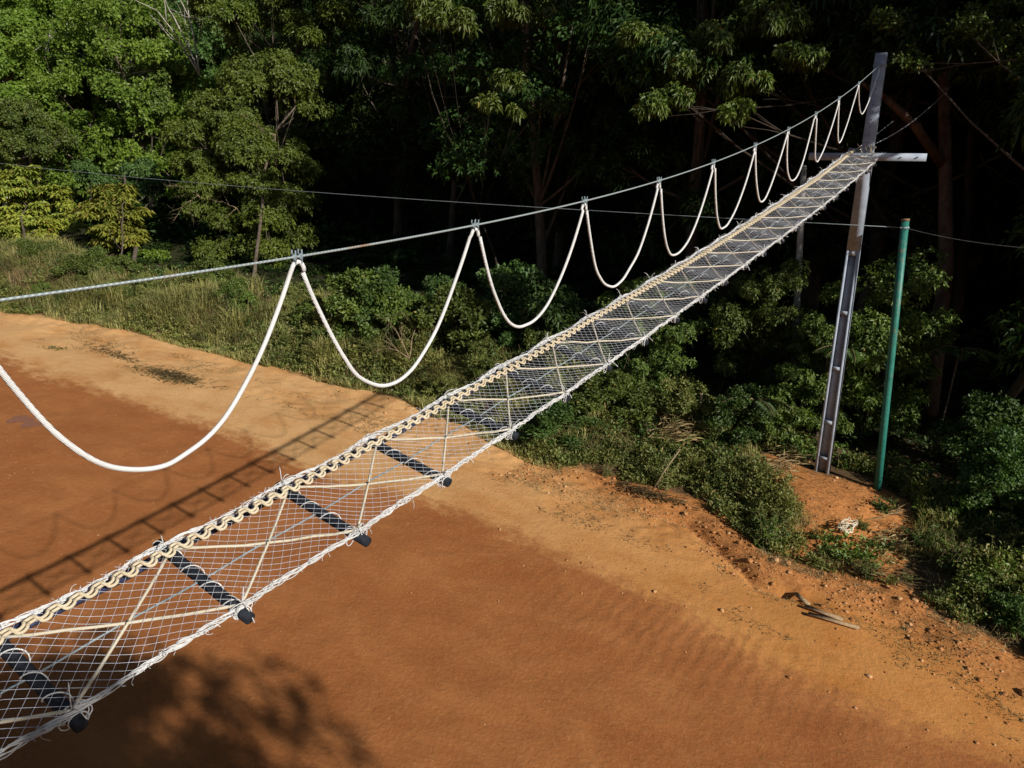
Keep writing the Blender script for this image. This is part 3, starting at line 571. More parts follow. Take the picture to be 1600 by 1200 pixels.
def brush(px, py, L, Wd, n, ang, seed, label, mat='dullstraw', hgt=.12, bl=.3, name='cut_brush'):
    p = ongr(px, py); rng = np.random.default_rng(seed); a0 = rng.normal(0, 1, n) * L * .4; b0 = rng.normal(0, 1, n) * Wd * .35
    e1 = np.array([math.cos(ang), math.sin(ang)]); e2 = np.array([-e1[1], e1[0]]); xy = np.array([p.x, p.y]) + a0[:, None] * e1 + b0[:, None] * e2
    u, v = w2uv(xy[:, 0], xy[:, 1]); z = height(u, v) + rng.uniform(0, hgt, n) ** 1.2; t = ang + rng.normal(0, .7, n)
    D = np.stack([np.cos(t), np.sin(t), rng.normal(0.05, .15, n)], -1)
    V, T = leaf_geo(np.concatenate([xy, z[:, None]], 1), D, np.tile([0, 0, 1.], (n, 1)) + rng.normal(0, .5, (n, 3)), rng.uniform(.4, 1, n) * bl, rng.uniform(.012, .035, n), .1, .05)
    o = link(name, mesh(name, V - np.array(p)[None], T, M_LF[mat]), loc=p); return tag(o, label, 'brush', kind='stuff')
brush(265, 588, 1.9, .55, 900, AL * -1 + .1, 61, 'flattened patch of dark cut brush on the left verge')
brush(175, 552, 2.2, .3, 260, -AL, 62, 'thin line of dark dry twigs on the far left verge', hgt=.05)
brush(85, 545, .5, .3, 120, 0, 63, 'small tuft of green weed on the tan verge', 'weed', bl=.14)
brush(640, 625, 1.4, .5, 240, -.4, 64, 'dark twigs at the verge edge beside the rope bridge', hgt=.05)
brush(1000, 770, 1.1, .3, 400, -.5, 65, 'greyish heap of cut stalks at the verge right of the bridge', 'dullstraw', hgt=.15)
brush(1055, 690, 1.0, .9, 900, .7, 66, 'heap of dry brown cut grass before the dark forest', 'dry', hgt=.75, bl=.45)
brush(1400, 850, 1.2, .7, 600, .1, 67, 'straw and dry stems behind the white rope coil', 'dry', hgt=.12)
brush(1385, 805, .8, .06, 60, .35, 68, 'bundle of thin bare stems lying on the bank', 'dry', hgt=.12, bl=.7)
brush(1190, 745, 1.3, .6, 500, .4, 81, 'dry brown stems lying left of the bare earth mound', 'dry', hgt=.45, bl=.4)
brush(930, 690, 1.2, .5, 350, -.4, 82, 'dry stalks in the weeds just right of the rope bridge', 'dry', hgt=.4, bl=.4)
brush(1330, 890, 1.1, .4, 350, -.5, 83, 'dark cut stalks below the white rope coil', 'dullstraw', hgt=.2)
brush(645, 520, 1.2, .8, 500, .7, 69, 'tangle of dry olive stems behind the second rope loop', 'dry', hgt=1.3, bl=.6)

def dead_branch(name, base, dirs, L, r, seed, label, cat='branch', mat=M_TWIG, depth=3, group=None):
    rng = np.random.default_rng(seed); mb = MB()
    def grow(p, d, L, r, k):
        n = 5; P = [p]; 
        for i in range(n): d = nrm(d + rng.normal(0, .16, 3)); P.append(P[-1] + d * L / n)
        mb.tube(P, r * np.linspace(1, .45, n + 1), 5)
        if k > 0:
            for _ in range(rng.integers(2, 5)):
                i = rng.integers(2, n + 1); grow(P[i], nrm(d + rng.normal(0, .55, 3)), L * rng.uniform(.4, .7), r * .45, k - 1)
    for d in dirs: grow(np.zeros(3), nrm(np.array(d, float)), L, r, depth)
    o = link(name, mb.me(name, mat, True), loc=base); return tag(o, label, cat, group)
dead_branch('dead_branch', onz(640, 560, .9), [(-.5, 0, 1), (-.9, .1, .5), (-.2, .3, 1)], 1.1, .02, 71, 'leafless pale branches sticking up behind the second rope loop')
p = ongr(1020, 765); q = at(1063, 702, 17.6)
mb = MB(); mb.tube([(0, 0, 0), tuple((q - p) * .5 + Vector((0, 0, .05))), tuple(q - p)], [.02, .018, .012], 6)
tag(link('cut_stick', mb.me('cut_stick', M_TWIG, True), loc=p), 'straight pale stick leaning on the dry grass heap', 'stick')
p = ongr(1089, 672); mb = MB(); mb.tube([(0, 0, 0), (0, 0, .5), (-.01, 0, 1.05)], [.02, .02, .035], 7); tag(link('stake', mb.me('stake', M_TWIG, True), loc=p), 'short thin upright stake right of the dry grass heap', 'stake')
b = at(312, 118, 47); dead_branch('dead_tree', b, [(-.16, 0, 1), (-.05, 0, 1), (-.3, 0, 1)], 4.2, .07, 73, 'bleached white dead tree among the far crowns', 'tree', M_BARKP, 2)
dead_branch('bare_branch', at(240, 110, 47.2), [(-1, 0, -.25), (-1, .1, .1), (-.7, -.2, -.5)], 2.2, .035, 74, 'bleached bare branches on the grey olive tree', 'branch', M_BARKP, 2)
for px, py, D, s in ((430, 210, 37.6, 75), (370, 325, 37.2, 76), (310, 305, 37.4, 77)):
    dead_branch('bare_twigs', at(px, py, D), [(-1, 0, .2), (-.8, 0, -.5), (.3, 0, -.8)], 1.2, .02, s, 'brown bare twigs inside the tall bushy tree', 'branch', M_TWIG, 3, 'brown bare twigs inside the tall bushy tree')
# trunk with the red bark behind the pole, limb across
def trunk(name, P, r, mat, label):
    P = [Vector(p) for p in P]; b = P[0]; mb = MB(); mb.tube([tuple(p - b) for p in P], r, 12); tag(link(name, mb.me(name, mat, True), loc=b), label, 'tree trunk')
a = at(1475, 560, 21); a.z = hz(a.x, a.y) - .2
trunk('red_trunk', [a, at(1478, 420, 21.2), at(1477, 230, 21.4), at(1474, 110, 21.5), at(1462, -60, 21.7)], [.24, .2, .17, .16, .13], M_BARKR, 'reddish tree trunk right of the concrete pole, tied with a guy rope')
a = at(1243, 620, 21.5); a.z = hz(a.x, a.y) - .2
trunk('grey_trunk', [a, at(1243, 520, 21.5), at(1250, 380, 21.6), at(1256, 260, 21.8)], [.11, .1, .09, .08], M_BARKP, 'slim grey tree trunk behind the rope bridge')
trunk('thick_limb', [at(1475, 260, 21.4), at(1425, 190, 20.8), at(1380, 150, 20.6), at(1345, 128, 20.4)], [.15, .12, .09, .05], M_BARKR, 'thick brown limb crossing behind the top of the pole')

# palm fronds
def frond(o, d, L, up, seed, leaflets=17):
    rng = np.random.default_rng(seed); t = np.linspace(0, 1, 12); d = nrm(np.array([d[0], d[1], 0.])); P = d * (t * L)[:, None] + np.array([0, 0, 1.]) * (up * t - .55 * L * t ** 2)[:, None]
    st = MB(); st.tube(P, np.linspace(.014, .004, 12), 5); tt = np.linspace(.2, 1, leaflets); C = np.stack([np.interp(tt, t, P[:, i]) for i in range(3)], -1); s = np.array([-d[1], d[0], 0])
    ll = L * .32 * np.sin(np.pi * np.clip(tt * .8 + .15, 0, 1)); Vs = []; Ts = []; n = 0
    for sg in (-1, 1):
        V, T = leaf_geo(C, s * sg + d * .45 + np.array([0, 0, -.25]) + rng.normal(0, .05, (leaflets, 3)), np.tile([0, 0, 1.], (leaflets, 1)), ll, .032 + 0 * ll, .1, .3); Vs.append(V); Ts.append(T + n); n += len(V)
    link('leaf_blade', mesh('leaf_blade', np.vstack(Vs), np.vstack(Ts), M_LF['mid']), o); link('stalk', st.me('stalk', M_TWIG), o)
for px, py, D, ds, lab in ((1325, 545, 18.6, ((-1, -.2), (-.95, -.7), (-.2, -1), (.6, -.5)), 'bright palm sapling behind the left side of the concrete pole'), (1500, 545, 19, ((-1, -.3), (-.5, -1), (.6, -.6), (.2, -1)), 'dim palm sapling in the dark right of the green post'), (1180, 625, 18.6, ((-1, -.2), (1, -.5), (.2, -1)), 'small dim palm sapling left of the bare earth mound')):
    c = at(px, py, D); g = hz(c.x, c.y); o = empty('palm_sapling', (c.x, c.y, g), lab, 'palm'); mb = MB(); mb.tube([(0, 0, -.1), (0.02, 0, (c.z - g) * .5), (0, 0, c.z - g)], .025, 6); link('stem', mb.me('stem', M_BARK), o)
    for i, d in enumerate(ds):
        o2 = empty('frond', (0, 0, c.z - g)); o2.parent = o; frond(o2, d, .95, .45, 90 + i + int(px))

# ------------------------------------------------------------------ clods
def clod_me(seed, r=1.0):
    rng = np.random.default_rng(seed); import bmesh
    bm = bmesh.new(); bmesh.ops.create_icosphere(bm, subdivisions=2, radius=r)
    for v in bm.verts: v.co *= 1 + rng.uniform(-.22, .22)
    for v in bm.verts: v.co.z *= .65; v.co.x *= 1.2
    me = bpy.data.meshes.new('clod'); bm.to_mesh(me); bm.free(); me.materials.append(M_CLOD); return me
CM = [clod_me(s) for s in (1, 2, 3, 4)]
ico = CM[0]; 
BV = []; BT = []
for me in CM:
    V = np.empty(len(me.vertices) * 3, np.float32); me.vertices.foreach_get('co', V); T = np.empty(len(me.polygons) * 3, np.int32); me.polygons.foreach_get('vertices', T); BV.append(V.reshape(-1, 3)); BT.append(T.reshape(-1, 3))
rng = np.random.default_rng(5); Vs = []; Ts = []; n = 0
for i in range(3600):
    u = rng.uniform(-9, 3.2) if i < 3000 else rng.uniform(-26, -9); ve = veg_edge(u); re = road_edge(u)
    v = rng.normal(ve - .75, .42) if i % 4 else rng.uniform(re - .3, ve + 2.0)
    if i % 9 == 0: u = rng.uniform(-5, 0); v = rng.uniform(15.2, 18.4)
    if u < -9 and vn(u * .8, v, 77) < .1: continue
    if vn(u * 1.1, v * 1.6, 78) < -.25: continue
    s = min(.042, .006 + rng.exponential(.008)); a = rng.uniform(0, 6.28); k = i % 4; x, y = uv2w(u, v); c, sn = math.cos(a), math.sin(a)
    V = BV[k] * s; V = np.stack([V[:, 0] * c - V[:, 1] * sn + x, V[:, 0] * sn + V[:, 1] * c + y, V[:, 2] + float(height(u, v)) + s * .25], -1); Vs.append(V); Ts.append(BT[k] + n); n += len(V)
tag(link('gravel', mesh('gravel', np.vstack(Vs), np.vstack(Ts), M_CLOD)), 'crumbled earth and grit along the verge', 'gravel', kind='stuff')
Vs = []; Ts = []; n = 0
for i in range(420):
    u = rng.uniform(-24, 3); v = rng.uniform(4.5, float(road_edge(u)) + 1.5); s = .004 + min(.014, rng.exponential(.004)); k = i % 4; x, y = uv2w(u, v)
    V = BV[k] * s + np.array([x, y, float(height(u, v)) + s * .3]); Vs.append(V); Ts.append(BT[k] + n); n += len(V)
tag(link('gravel', mesh('gravel', np.vstack(Vs), np.vstack(Ts), M_CLOD)), 'small loose grit lying on the road', 'gravel', kind='stuff')
M_PUD = newmat('damp_patch', .45, (.255, .108, .062), .3)[0]
for px, py, rx, ry, lab in ((32, 655, .34, .12, 'small damp purplish patch on the road at the left edge'), (50, 663, .30, .10, 'second damp patch just right of the purplish one')):
    p = ongr(px, py); t = np.linspace(0, 2 * math.pi, 33)[:-1]; rr = 1 + .16 * np.sin(t * 3 + px) + .08 * np.sin(t * 7); X = p.x + rx * rr * np.cos(t - .4); Y = p.y + ry * 2.2 * rr * np.sin(t - .4); zz = [hz(a, b_) + .006 for a, b_ in zip(X, Y)]
    V = np.vstack([np.stack([X, Y, zz], -1), [p.x, p.y, hz(p.x, p.y) + .007]]) - np.array(p); tag(link('damp_patch', mesh('damp_patch', V, np.array([[k, (k + 1) % 32, 32] for k in range(32)]), M_PUD, True), loc=p), lab, 'puddle')
for i in range(30):
    u = rng.uniform(-7, 2.6); v = veg_edge(u) - rng.uniform(-.5, 1.5); s = rng.uniform(.035, .075) * (.7 if v < veg_edge(u) - 1 else 1); x, y = uv2w(u, v)
    o = link('earth_clod', CM[i % 4], loc=(x, y, float(height(u, v)) + s * .3)); o.scale = (s, s, s); o.rotation_euler = (0, 0, rng.uniform(0, 6)); tag(o, 'hard orange earth clod on the rubble strip of the right verge', 'clod', 'earth clods on the right verge')

# planks
for (a, b, wd, lab) in (((1242, 930), (1262, 948), .10, 'short stub of grey board left of the longer boards'), ((1256, 950), (1316, 972), .085, 'upper of the two long grey boards on the verge'), ((1262, 962), (1342, 985), .085, 'lower and longest of the grey boards on the verge')):
    A = ongr(*a); B = ongr(*b); c = (A + B) / 2 + Vector((0, 0, .05)); d = (B - A); L = d.length / 2; d.normalize(); s = Vector((0, 0, 1)).cross(d).normalized(); up = d.cross(s)
    mb = MB(); mb.box((0, 0, 0), [d, s, up], (L, wd / 2, .014)); tag(link('board', mb.me('board', M_WOOD), loc=c), lab, 'board')
# white rope coil
p = ongr(1322, 832) + Vector((0, 0, .06)); mb = MB(); rng = np.random.default_rng(9)
for k in range(7):
    t = np.linspace(0, 2 * math.pi, 26); rx, ry = .20 + .04 * rng.normal(), .08 + .025 * rng.normal(); ph = rng.normal(0, .12)
    P = np.stack([rx * np.cos(t + ph), ry * np.sin(t), .03 * k + .04 * np.sin(t * 2 + k) + .02 * rng.normal(size=26)], -1); P[:, :2] = P[:, :2] @ np.array([[math.cos(.35), math.sin(.35)], [-math.sin(.35), math.cos(.35)]]); mb.tube(P, .011, 6)
tag(link('rope_coil', mb.me('rope_coil', M_CREAM, True), loc=p), 'loose coil of white rope dropped among the weeds', 'rope coil')

# ------------------------------------------------------------------ poles
LX, LY = -0.045, 0.018
def axis_pt(base, z, lx=LX, ly=LY): return Vector((base[0] + lx * (z - base[2]), base[1] + ly * (z - base[2]), z))
def concrete_pole(base, ztop, zarm, label, face):        # face: unit vector the recessed side looks towards
    base = Vector(base); fz = Vector((LX, LY, 1)).normalized(); fy = Vector((face[0], face[1], 0)); fy = (fy - fz * fy.dot(fz)).normalized(); fx = fy.cross(fz)
    o = empty('concrete_pole', base, label, 'utility pole'); H_ = ztop - base.z; mb = MB()
    hw = lambda z: .165 - .062 * z / H_; hd = lambda z: .125 - .035 * z / H_
    def P(x, y, z): return fx * x + fy * y + fz * z
    rec = [(-.5, .36), (.42, 1.26), (1.34, 2.58), (2.66, 3.88), (3.96, 5.2)]; rw = .62; fl = .05
    def ring(z0, z1, x0, x1, y0, y1):
        mb_v = []
        for z in (z0, z1):
            a, b = hw(max(z, 0)), hd(max(z, 0))
            for xx, yy in ((x0, y0), (x1, y0), (x1, y1), (x0, y1)): mb_v.append(P(xx * a, yy * b, z))
        mb.add([tuple(v) for v in mb_v], None, [[0, 3, 2, 1], [4, 5, 6, 7], [0, 1, 5, 4], [1, 2, 6, 5], [2, 3, 7, 6], [3, 0, 4, 7]])
    ring(-.5, 5.3, -1, -rw, -1, 1); ring(-.5, 5.3, rw, 1, -1, 1)                 # flanges
    ring(-.5, 5.3, -rw, rw, -.28, .28)                                           # web
    zs = [-.5] + [z for r_ in rec for z in r_] + [5.3]
    for i in range(1, len(rec)): ring(rec[i - 1][1], rec[i][0], -rw, rw, .28, .97); ring(rec[i - 1][1], rec[i][0], -rw, rw, -.97, -.28)
    ring(5.2, 5.3, -rw, rw, .28, .97); ring(5.2, 5.3, -rw, rw, -.97, -.28)
    # solid upper shaft, slightly tapering
    ring(5.3, H_, -1, 1, -1, 1)
    link('shaft', mb.me('shaft', M_CONC), o)
    hb = MB()
    for k in range(24):
        z = 5.45 + k * .15
        if z > H_ - .1 or abs(z - (zarm - base.z)) < .12: continue
        c = P(0, hd(z) + .0005, z); hb.tube([tuple(c - fy * .004), tuple(c + fy * .002)], .010, 8)
    link('bolt_hole', hb.me('bolt_hole', M_BLACK), o)['kind'] = 'part'
    cr = MB(); za = zarm - base.z; s = 1.13
    for x0, x1, xx in ((-s, s, 0),):
        cr.box(tuple(P(0, hd(za) + .052, za)), [fx, fy, fz], (s, .05, .075))
    link('crossarm', cr.me('crossarm', M_CONC), o)
    bo = MB()
    for x in (-.98, -.68, .68, .98): c = P(x, hd(za) + .103, za); bo.tube([tuple(c), tuple(c + fy * .012)], .014, 8)
    for x in (-.0,): c = P(x, hd(za) + .103, za); bo.tube([tuple(c), tuple(c + fy * .05)], .012, 8)
    link('bolts', bo.me('bolts', M_STEEL), o)
    st = MB()
    for z in (H_ - .24,):
        a, b = hw(z) + .006, hd(z) + .006; q = [P(x * a, y * b, z) for x, y in ((-1, -1), (1, -1), (1, 1), (-1, 1), (-1, -1))]; st.tube([tuple(v) for v in q], .012, 5)
    link('steel_band', st.me('steel_band', M_STEEL), o)
    return o, fx, fy, fz
BG = 0.634
pole, PX_, PYv, PZ = concrete_pole((XP, YP, BG - .04), 9.87, 7.86, 'tall tapered concrete pole with recessed panels and a crossarm holding the bridge end', -VD)
d_other = 24.0
ox, oy = uv2w(PU, PV - d_other)
concrete_pole((ox, oy, hz(ox, oy)), 10.2, 8.1, 'second concrete pole on the near side of the road holding the other bridge end', VD)
# black plastic left at the foot
p = ongr(1283, 733); mb = MB(); rng = np.random.default_rng(3)
for k in range(5):
    t = np.linspace(0, 6.28, 16); mb.tube(np.stack([.075 * np.cos(t) * (1 + .2 * rng.normal()), .06 * np.sin(t), .03 + .022 * k + .02 * np.sin(t + k)], -1), .014, 5)
tag(link('cable_coil', mb.me('cable_coil', M_BLACK, True), loc=p), 'small bundle of dark cable at the foot of the concrete pole', 'cable coil')
# green post: leans to the left like the pole
gb = ongr(1371, 765); gt = at(1414.5, 345, (gb - Vector((0, 0, CAM_Z))).dot(fw) - 1.75)
o = empty('green_post', gb, 'green painted steel post with rust patches standing right of the concrete pole', 'post'); mb = MB(); ax = (gt - gb)
mb.tube([tuple(ax * t) for t in (-.05, .3, .6, 1)], .078, 20); link('pipe', mb.me('pipe', M_GREEN, True), o)
mb = MB(); n_ = ax.normalized(); mb.tube([tuple(ax - n_ * .0), tuple(ax + n_ * .04)], .083, 20); link('cap', mb.me('cap', M_RUST, True), o)
wp = ax - n_ * .14; mb = MB(); mb.tube([tuple(wp - n_ * .02), tuple(wp + n_ * .02)], .085, 16); mb.tube([tuple(wp), tuple(wp + Vector((-.12, -.05, 0)))], .012, 6); mb.tube([tuple(wp), tuple(wp + Vector((.12, .05, 0)))], .012, 6); link('wire_clamp', mb.me('wire_clamp', M_STEEL, True), o)
# wires
def sag_wire(A, B, sag, n=24):
    t = np.linspace(0, 1, n)[:, None]; P = np.array(A) * (1 - t) + np.array(B) * t; P[:, 2] -= 4 * sag * (t * (1 - t))[:, 0]; return P
wpt = gb + wp
mb = MB(); mb.tube(sag_wire(wpt, at(-60, 248, 36), .25), .007, 5); mb.tube(sag_wire(wpt, at(1700, 392, 11.5), .1), .006, 5)
mb.V = [np.vstack(mb.V) - np.array(wpt)]; tag(link('fence_wire', mb.me('fence_wire', M_STEEL, True), loc=wpt), 'thin steel wire strung across the clearing through the green post', 'wire')
A = pole.location + PX_ * .55 + PYv * .2 + PZ * (7.86 - BG + .07); mb = MB(); mb.tube(sag_wire(A, at(1486, 135, 21.2), .35), .011, 5); mb.V = [np.vstack(mb.V) - np.array(A)]
tag(link('guy_rope', mb.me('guy_rope', M_WHITE, True), loc=A), 'slack pale rope running from the crossarm to the reddish trunk', 'rope')
A = pole.location + PX_ * .35 + PYv * .2 + PZ * (7.86 - BG + .07); mb = MB(); mb.tube(sag_wire(A, at(1397, 188, 19.5), .02), .007, 5); mb.V = [np.vstack(mb.V) - np.array(A)]
tag(link('thin_line', mb.me('thin_line', M_WHITE, True), loc=A), 'short thin line rising from the crossarm right of the pole', 'rope')

# ------------------------------------------------------------------ the rope bridge
W_, BT_, S_, D0 = .70, .148, .764, -.054
PO = [-2.679664333204353e-05, .0008175782303169607, -.006387303553890795, -.0007838816265195782, -.3960618906449637]
PZc = [-2.52625422785845e-06, 2.7671876154853597e-05, .004578784999758821, -.1973657708340866, 7.940304550394401]
def blat(d): return np.polyval(PO, np.minimum(d, 16.8))
def bzz(d):
    d = np.asarray(d, float); c = np.minimum(d, 16.8); z = np.polyval(PZc, c); e = d - c; return z - .03 * e + .046 * e * e
def bp(d, off, dz=0.0):
    """point on the bridge: d metres from the pole, off metres right of its centre line, dz above its deck"""
    d = np.asarray(d, float); off = np.asarray(off, float) + 0 * d; l = blat(d) + off
    return np.stack([XP - VD[0] * d + UD[0] * l, YP - VD[1] * d + UD[1] * l, bzz(d) - BT_ * off + dz], -1)
NB = 31
bo = Vector(bp(0., 0.)); bridge = empty('rope_bridge', bo, 'long white net rope bridge with black crossbars slung over the dirt road', 'rope bridge')
dk = D0 + S_ * np.arange(NB); dk = dk + NR.normal(0, .012, NB); EDGE = .315; YO = -.225
def badd(name, mb, mat, smooth=True, parent=None):
    mb.V = [np.vstack(mb.V) - np.array(bo)]; return link(name, mb.me(name, mat, smooth), parent or bridge)
for k in range(NB):
    mb = MB(); d = dk[k]; e = NR.normal(0, .012, 2); sk = NR.normal(0, .01)
    x = np.array([-.365 + e[0], -.362 + e[0], -.2, 0, .2, .357 + e[1], .36 + e[1]]); r = np.array([.020, .029, .030, .029, .030, .029, .021])
    mb.tube(bp(d + sk * x, x, -.034), r, 14); ob = badd('crossbar', mb, M_BAR)
    mb = MB(); t = np.linspace(0, 1, 60); a = t * 2 * math.pi * 3.2 + NR.uniform(0, 6); xx = -.26 + .54 * t
    P = bp(d + sk * xx + np.cos(a) * .034 * (1 + .25 * np.clip(np.sin(a * .5 + k), 0, 1)), xx, -.034 + np.sin(a) * .036 + .006 * np.sin(a * .5 + k)); mb.tube(P, .0034, 5)
    badd('lashing_cord', mb, M_WHITE, parent=ob)
# netting: diamonds, both families of twine
mb = MB(); pitch_ = .066; Lb = dk[-1]
def netz(d, x): return .008 + .010 * np.sin(d * 2 * math.pi / S_ + .6) - .022 * (1 - (x / EDGE) ** 2) * (.6 + .4 * np.cos(2 * math.pi * (d - D0) / S_ + math.pi)) + .006 * vn(d * 4, x * 6, 90)
rngn = np.random.default_rng(21)
for fam in (-1, 1):
    for i in range(int((Lb + 1.0) / pitch_)):
        s0 = i * pitch_ - (EDGE * 2 if fam > 0 else 0) + rngn.normal(0, .003); x = np.linspace(-EDGE, EDGE, 12); d = s0 + (x + EDGE) * fam if fam > 0 else s0 - (x + EDGE)
        d = d + .012 * vn(d * 3, x * 5, 91 + fam); g = (d > dk[0] - .02) & (d < Lb)
        if g.sum() < 2: continue
        x, d = x[g], d[g]; mb.tube(bp(d, x + .006 * vn(d * 5, x * 4, 95), netz(d, x)), .0011, 3, cap=False)
badd('netting', mb, M_NET, False)
# rims: bundles of white twine with loose ends
def rim(off, seed, n_str=6, amp=.013, r=.0028):
    rg = np.random.default_rng(seed); mb = MB(); d = np.arange(dk[0] - .02, Lb, .022)
    for s_ in range(n_str):
        ph = rg.uniform(0, 6.28); f = rg.uniform(16, 30); k = np.sin(2 * math.pi * (d - D0) / S_ - math.pi / 2) * .5 + .5
        a = d * f + ph + 2 * vn(d * 2, d * 0, seed + s_); rr = amp * (.6 + .6 * vn(d * 5, d * 0, seed + 30 + s_) + .35)
        mb.tube(bp(d, off + np.cos(a) * rr + (.03 * np.sign(-off)) * k * .6, np.sin(a) * rr - .012 * k), r, 4)
    for i in range(400):                                    # frayed ends and small loops
        c = rg.uniform(dk[0], Lb); L = rg.uniform(.015, .055) * (1.5 if rg.random() < .15 else 1); v = rg.normal(0, 1, (3,)); v /= np.linalg.norm(v); t = np.linspace(0, 1, 5)
        w2 = nrm(rg.normal(size=3)); P0 = bp(c, off); P = P0 + np.outer(t * L, v) + np.outer(np.sin(t * 2.6) * L * .45, w2); P[:, 2] -= t ** 2 * L * .3; mb.tube(P, .0016, 3)
    for kk in range(NB):                                    # knots round the bar
        for j in range(5):
            t = np.linspace(0, 2 * math.pi, 12); cc = dk[kk] + rg.normal(0, .018); tl = rg.normal(0, .4)
            mb.tube(bp(cc + np.cos(t) * .038, off + .012 * rg.normal() + np.cos(t) * .02 * tl, -.03 + np.sin(t) * .034), .0032, 4)
        for j in range(5):
            v = nrm(rg.normal(size=3)); t = np.linspace(0, 1, 5); P = bp(dk[kk], off, .01) + np.outer(t * rg.uniform(.04, .11), v); P[:, 2] += .02 * np.sin(t * 3); mb.tube(P, .003, 3)
    badd('edge_rope', mb, M_WHITE)
rim(-EDGE, 200, 10, .011); rim(EDGE, 300, 10, .011)
mb = MB(); d = np.arange(dk[0] - .02, Lb, .05); mb.tube(bp(d, -EDGE + .006 * np.sin(d * 9), -.064 + .008 * vn(d * 3, d * 0, 8)), .025, 8)
badd('side_hose', mb, M_NAVY)
# double wavy rope along the left side
mb = MB(); d = np.arange(dk[0] + .1, Lb, .006)
for ph, dx, dz0 in ((0, 0., .030), (.35, .015, .022)):
    a = 2 * math.pi * d / .098 + ph + .9 * vn(d * 2.2, d * 0 + ph, 17); am = .019 * (1 + .35 * vn(d * 3.1, d * 0, 18))
    mb.tube(bp(d - .0062 * np.sin(2 * a), YO + dx + am * np.sin(a) + .012 * vn(d * .8, d * 0, 19), dz0 + .004 * np.sin(a * 2 + 1)), .0082, 6)
badd('wavy_rope', mb, M_YELL)
# diagonal ropes and ties
for k in range(NB - 1):
    for s_ in (1, -1):
        x = np.linspace(s_ * .30 if s_ > 0 else -.26, -s_ * .26 if s_ > 0 else .30, 9); t = np.linspace(0, 1, 9); d = dk[k] * (1 - t) + dk[k + 1] * t
        mb = MB(); mb.tube(bp(d, x, -.004 + (.004 * s_) - .018 * np.sin(math.pi * t) + .003 * NR.normal(size=9)), .0078, 7); badd('diagonal_rope', mb, M_CREAM)
    mb = MB(); t = np.linspace(0, 2 * math.pi, 9); c = (dk[k] + dk[k + 1]) / 2; mb.tube(bp(c + .011 * np.cos(t), .02 + .004 * np.cos(t), -.022 + .014 * np.sin(t)), .0035, 4); badd('cable_tie', mb, M_TIE)
mb = MB(); d = np.arange(dk[0] - .25, Lb + .4, .1); mb.tube(bp(d, .0, -.030 - .004 * np.cos(2 * math.pi * (d - D0) / S_)), .0052, 7); badd('centre_cable', mb, M_STEEL)
# lashings at the pole end
mb = MB(); rg = np.random.default_rng(44)
for i in range(26):
    x = rg.uniform(-.3, .3); t = np.linspace(0, 1, 6); A = bp(dk[0] + .02, x, .02); B = np.array(pole.location + PX_ * (x * .9) + PYv * .22 + PZ * (7.86 - BG + rg.uniform(-.05, .12))); P = A + np.outer(t, B - A) + rg.normal(0, .012, (6, 3)); mb.tube(P, .005, 4)
for i in range(7):
    t = np.linspace(0, 1, 8); A = np.array(pole.location + PX_ * rg.uniform(-.12, .12) + PYv * .13 + PZ * (7.86 - BG + .12)); P = A + np.outer(t * rg.uniform(.08, .25), nrm(np.array([rg.normal(0, .4), rg.normal(0, .4), 1.]))) + rg.normal(0, .012, (8, 3)); mb.tube(P, .006, 4)
badd('end_lashing', mb, M_YELL)

# ------------------------------------------------------------------ overhead cable with its hanging rope
E0, SC, LP = 4.221, 1.271, .717
def cz(d):
    d = np.asarray(d, float); z = 10.214 - .33 * d + .01 * d * d; z = np.where(d < E0, np.interp(d, [0, E0], [9.68, 10.214 - .33 * E0 + .01 * E0 * E0]), z)
    return np.where(d > 17, z + .03 * (d - 17) ** 2, z)
def cl(d): return np.interp(d, [0, E0], [LX * 9.1, 0])
def cp(d, dx=0.0, dz=0.0): d = np.asarray(d, float); l = cl(d) + dx; return np.stack([XP - VD[0] * d + UD[0] * l, YP - VD[1] * d + UD[1] * l, cz(d) + dz], -1)
co = Vector(cp(0.)); over = empty('overhead_cable', co, 'thin rusty steel cable strung above the rope bridge from pole to pole', 'cable')
def cadd(name, mb, mat, parent, org): mb.V = [np.vstack(mb.V) - np.array(org)]; return link(name, mb.me(name, mat, True), parent)
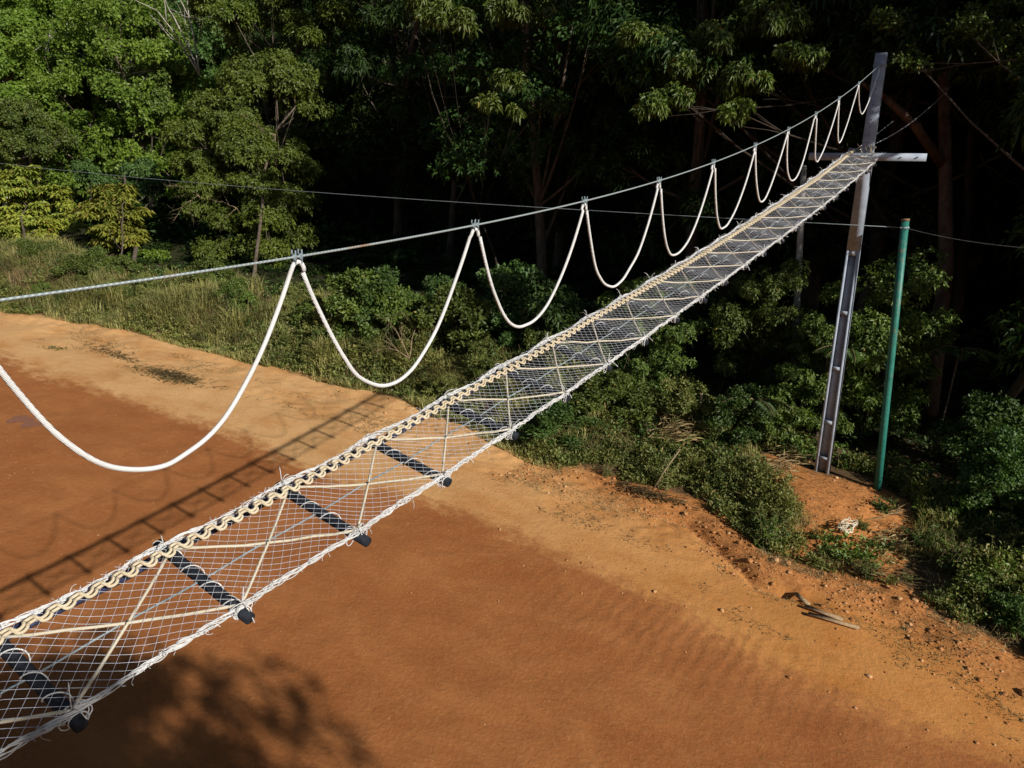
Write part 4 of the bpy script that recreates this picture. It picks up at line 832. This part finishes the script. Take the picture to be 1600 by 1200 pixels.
mb = MB(); mb.tube(cp(np.arange(.1, 24, .15)), .0055, 7); cadd('cable', mb, M_CABLE, over, co)
ck = E0 + SC * np.arange(16)
for d in ck:
    mb = MB()
    for q in (-.017, .017):
        mb.box(cp(d + q), [np.r_[VD, 0], np.r_[UD, 0], (0, 0, 1)], (.006, .012, .013))
        for sx in (-.011, .011): mb.tube([cp(d + q, sx, -.02), cp(d + q, sx, .030)], .0038, 5)
        t = np.linspace(0, math.pi, 8); mb.tube(cp(d + q + 0 * t, .011 * np.cos(t), -.02 - .012 * np.sin(t)), .004, 5)
    cadd('cable_clamp', mb, M_STEEL, over, co)
ho = Vector(cp(ck[0])); hang = empty('hanging_rope', ho, 'thick white rope draped in ten deep loops under the overhead cable', 'rope')
ends = [(.35, ck[0])] + [(ck[i], ck[i + 1]) for i in range(15)]
for i, (a, b) in enumerate(ends):
    t = np.linspace(-1, 1, 61); sp = b - a; rg = np.random.default_rng(600 + i); sg = np.sign(t); ta = np.abs(t)
    Lp_ = LP * (1 + rg.normal(0, .012)) * {10: .945, 9: .985}.get(i, 1)
    if i == 0: Lp_ *= .9
    z = -(Lp_ - .045) * (1 - ta ** 2.15) - .066
    d = (a + b) / 2 + t * (sp / 2 - .034); sk = {10: .055, 9: .04, 8: .02}.get(i, .01); d = d + sk * (1 - t * t)
    lat = .012 * np.sin(t * 3 + rg.uniform(0, 6)) + .006 * rg.normal(size=61) * 0
    kx = rg.uniform(-.6, .6); d = d + .012 * np.exp(-((t - kx) / .12) ** 2); z = z + .008 * vn(t * 5, t * 0, 700 + i)
    mb = MB(); base = cp(d, lat); lin = cp(np.array([a, b])); zz = np.interp(d, [a, b], [lin[0, 2], lin[1, 2]]) + (z * 0); P = base.copy(); P[:, 2] = zz + z
    if i > 0:
        ta_ = np.linspace(math.pi, 0, 9)[:-1]; P = np.vstack([cp(a + .034 * np.cos(ta_), 0, -.066 + .044 * np.sin(ta_)), P])
    mb.tube(P, .0100, 9); cadd('rope_loop', mb, M_WHITE, hang, ho)
